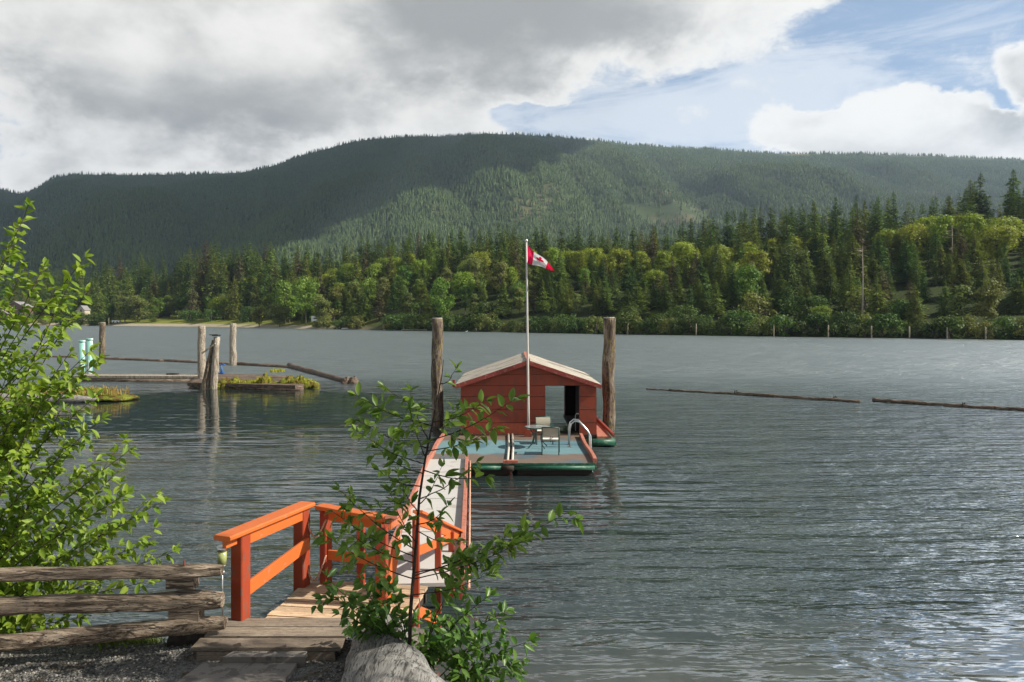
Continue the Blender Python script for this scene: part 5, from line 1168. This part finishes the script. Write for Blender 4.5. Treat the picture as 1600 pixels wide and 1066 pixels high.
# the tree on the right of the path that shades the step and gravel
def shade_tree():
    e = empty('shade_tree', (8.6, 3.6, .6), 'tall leafy tree on the bank to the right of the viewer', 'tree'); r = random.Random(6); mb = MB()
    mb.tube([(8.6, 3.6, -.4), (8.6, 3.8, 4.0), (8.4, 4.2, 8.0), (8.2, 4.4, 10.6)], [.2, .16, .1, .03], 10)
    for q in ((6.9, 4.9, 10.4), (9.4, 4.1, 10.0), (6.0, 5.0, 11.2), (8.4, 5.4, 9.2)): mb.tube([(8.5, 4.0, 6.5), q], [.06, .02], 6)
    mb.build('trunk', M_bark, e); V = []; Fc = []
    def clump(tx, ty, tz, t, rx, ry, rz, n):
        c = Vector((tx, ty, tz)) + SUNV * t
        for i in range(n):
            d = Vector((r.gauss(0, .45), r.gauss(0, .45), r.gauss(0, .45))); p = c + Vector((d.x * rx, d.y * ry, d.z * rz)); u = Vector((r.gauss(0, 1), r.gauss(0, 1), r.gauss(0, 1))).normalized(); w = u.orthogonal().normalized(); L = r.uniform(.08, .17); k = len(V)
            V.extend([tuple(p), tuple(p + u * L * .5 + w * L * .3), tuple(p + u * L), tuple(p + u * L * .5 - w * L * .3)]); Fc.append((k, k + 1, k + 2, k + 3))
    clump(-2.9, 7.6, 1.0, 15, 1.2, .7, .7, 1000); clump(-1.2, 7.2, 1.2, 13, .8, .7, .7, 160); clump(-5.0, 8.1, 1.4, 15, 1.8, .6, .7, 330); clump(-5.3, 7.2, .9, 14, 1.8, .6, .6, 250)
    me = bpy.data.meshes.new('crown'); me.from_pydata([(v[0] - 8.6, v[1] - 3.6, v[2] - .6) for v in V], [], Fc); me.materials.append(L_mid); o = bpy.data.objects.new('crown', me); COL.objects.link(o); o.parent = e
shade_tree()

# ------------------------------------------------------------------ the cloud whose shadow lies on the left of the mountain
def cloud():
    zc = 1500.0
    def hit(px, scr):
        Ys = np.linspace(1100, 3000, 600); zz = mount(np.full_like(Ys, px), Ys); s_ = HZ - (zz - CH) * F / Ys
        k = np.argmax(s_ <= scr); return Vector(((px - 800) / F * Ys[k], Ys[k], zz[k])) if (s_ <= scr).any() else Vector(((px - 800) / F * 3000, 3000, zz[-1]))
    b = [hit(430, 392), hit(520, 352), hit(610, 322), hit(700, 292), hit(780, 268), hit(860, 248), hit(930, 222)]
    b += [Vector((600, 3500, 600)), Vector((-4200, 3600, 500)), Vector((-4200, 980, 14)), Vector((-430, 1010, 14))]
    poly = []
    for p in b:
        t = (zc - p.z) / SUNV.z; q = p + SUNV * t; poly.append((q.x, q.y))
    pa = np.array(poly); x0, y0 = pa.min(0) - 60; x1, y1 = pa.max(0) + 60; nx, ny = 150, 90
    Xg, Yg = np.meshgrid(np.linspace(x0, x1, nx), np.linspace(y0, y1, ny)); ins = np.zeros(Xg.shape, bool); dist = np.full(Xg.shape, 1e9); j = len(poly) - 1
    for i in range(len(poly)):
        (xi, yi), (xj, yj) = poly[i], poly[j]
        c = ((yi > Yg) != (yj > Yg)) & (Xg < (xj - xi) * (Yg - yi) / (yj - yi + 1e-9) + xi); ins ^= c
        vx, vy = xj - xi, yj - yi; tt = np.clip(((Xg - xi) * vx + (Yg - yi) * vy) / (vx * vx + vy * vy), 0, 1); dist = np.minimum(dist, np.hypot(Xg - xi - tt * vx, Yg - yi - tt * vy)); j = i
    sd = np.where(ins, dist, -dist) + (fbm(Xg / 160, Yg / 160, 4) - .47) * 130
    th = np.sqrt(np.clip(sd, 0, 260)) * 9; keep = sd > 0; up = zc + th * (.6 + .8 * fbm(Xg / 220 + 3, Yg / 220, 4)); dn = zc - th * .12
    idx = -np.ones(Xg.shape, int); V = []; Fc = []
    for a in range(ny):
        for c_ in range(nx):
            idx[a, c_] = len(V); V.append((Xg[a, c_], Yg[a, c_], up[a, c_] if keep[a, c_] else zc)); V.append((Xg[a, c_], Yg[a, c_], dn[a, c_] - .5 if keep[a, c_] else zc - .5))
    for a in range(ny - 1):
        for c_ in range(nx - 1):
            q = [idx[a, c_], idx[a, c_ + 1], idx[a + 1, c_ + 1], idx[a + 1, c_]]
            if keep[a:a + 2, c_:c_ + 2].sum() >= 2: Fc.append(q); Fc.append([k + 1 for k in q[::-1]])
    def fn(t, bb, v, g): bb.inputs['Base Color'].default_value = (.85, .85, .86, 1)
    o = mesh_np('cloud', V, Fc, mat('cloud_white', fn, 1.0, 0.0), True, nper=4); tag(o, kind='structure', label='low cloud overhead shading part of the mountain')
cloud()

# ------------------------------------------------------------------ haze
def haze():
    mb = MB(); mb.beam((0, -60, 424), (0, 3900, 424), 9000, 1000.0, bev=.5)
    m = bpy.data.materials.new('haze_air'); m.use_nodes = True; t = NT(m.node_tree); t.n.clear()
    o_ = t.new('ShaderNodeOutputMaterial'); v = t.new('ShaderNodeVolumePrincipled'); v.inputs['Color'].default_value = (.62, .78, 1, 1); v.inputs['Density'].default_value = 0.7e-4; v.inputs['Anisotropy'].default_value = .2
    t.l.new(v.outputs[0], o_.inputs['Volume']); o = mb.build('haze', m); tag(o, 'thin blue haze over the lake and mountain', 'haze', kind='stuff')
USE_HAZE = True
if USE_HAZE: haze()

print('COUNTS', {k: sum(1 for o in sc.objects if o.parent is None and o.name.split('.')[0] == k) for k in ('conifer_tree', 'leafy_tree', 'shore_shrub', 'understory_shrub')})
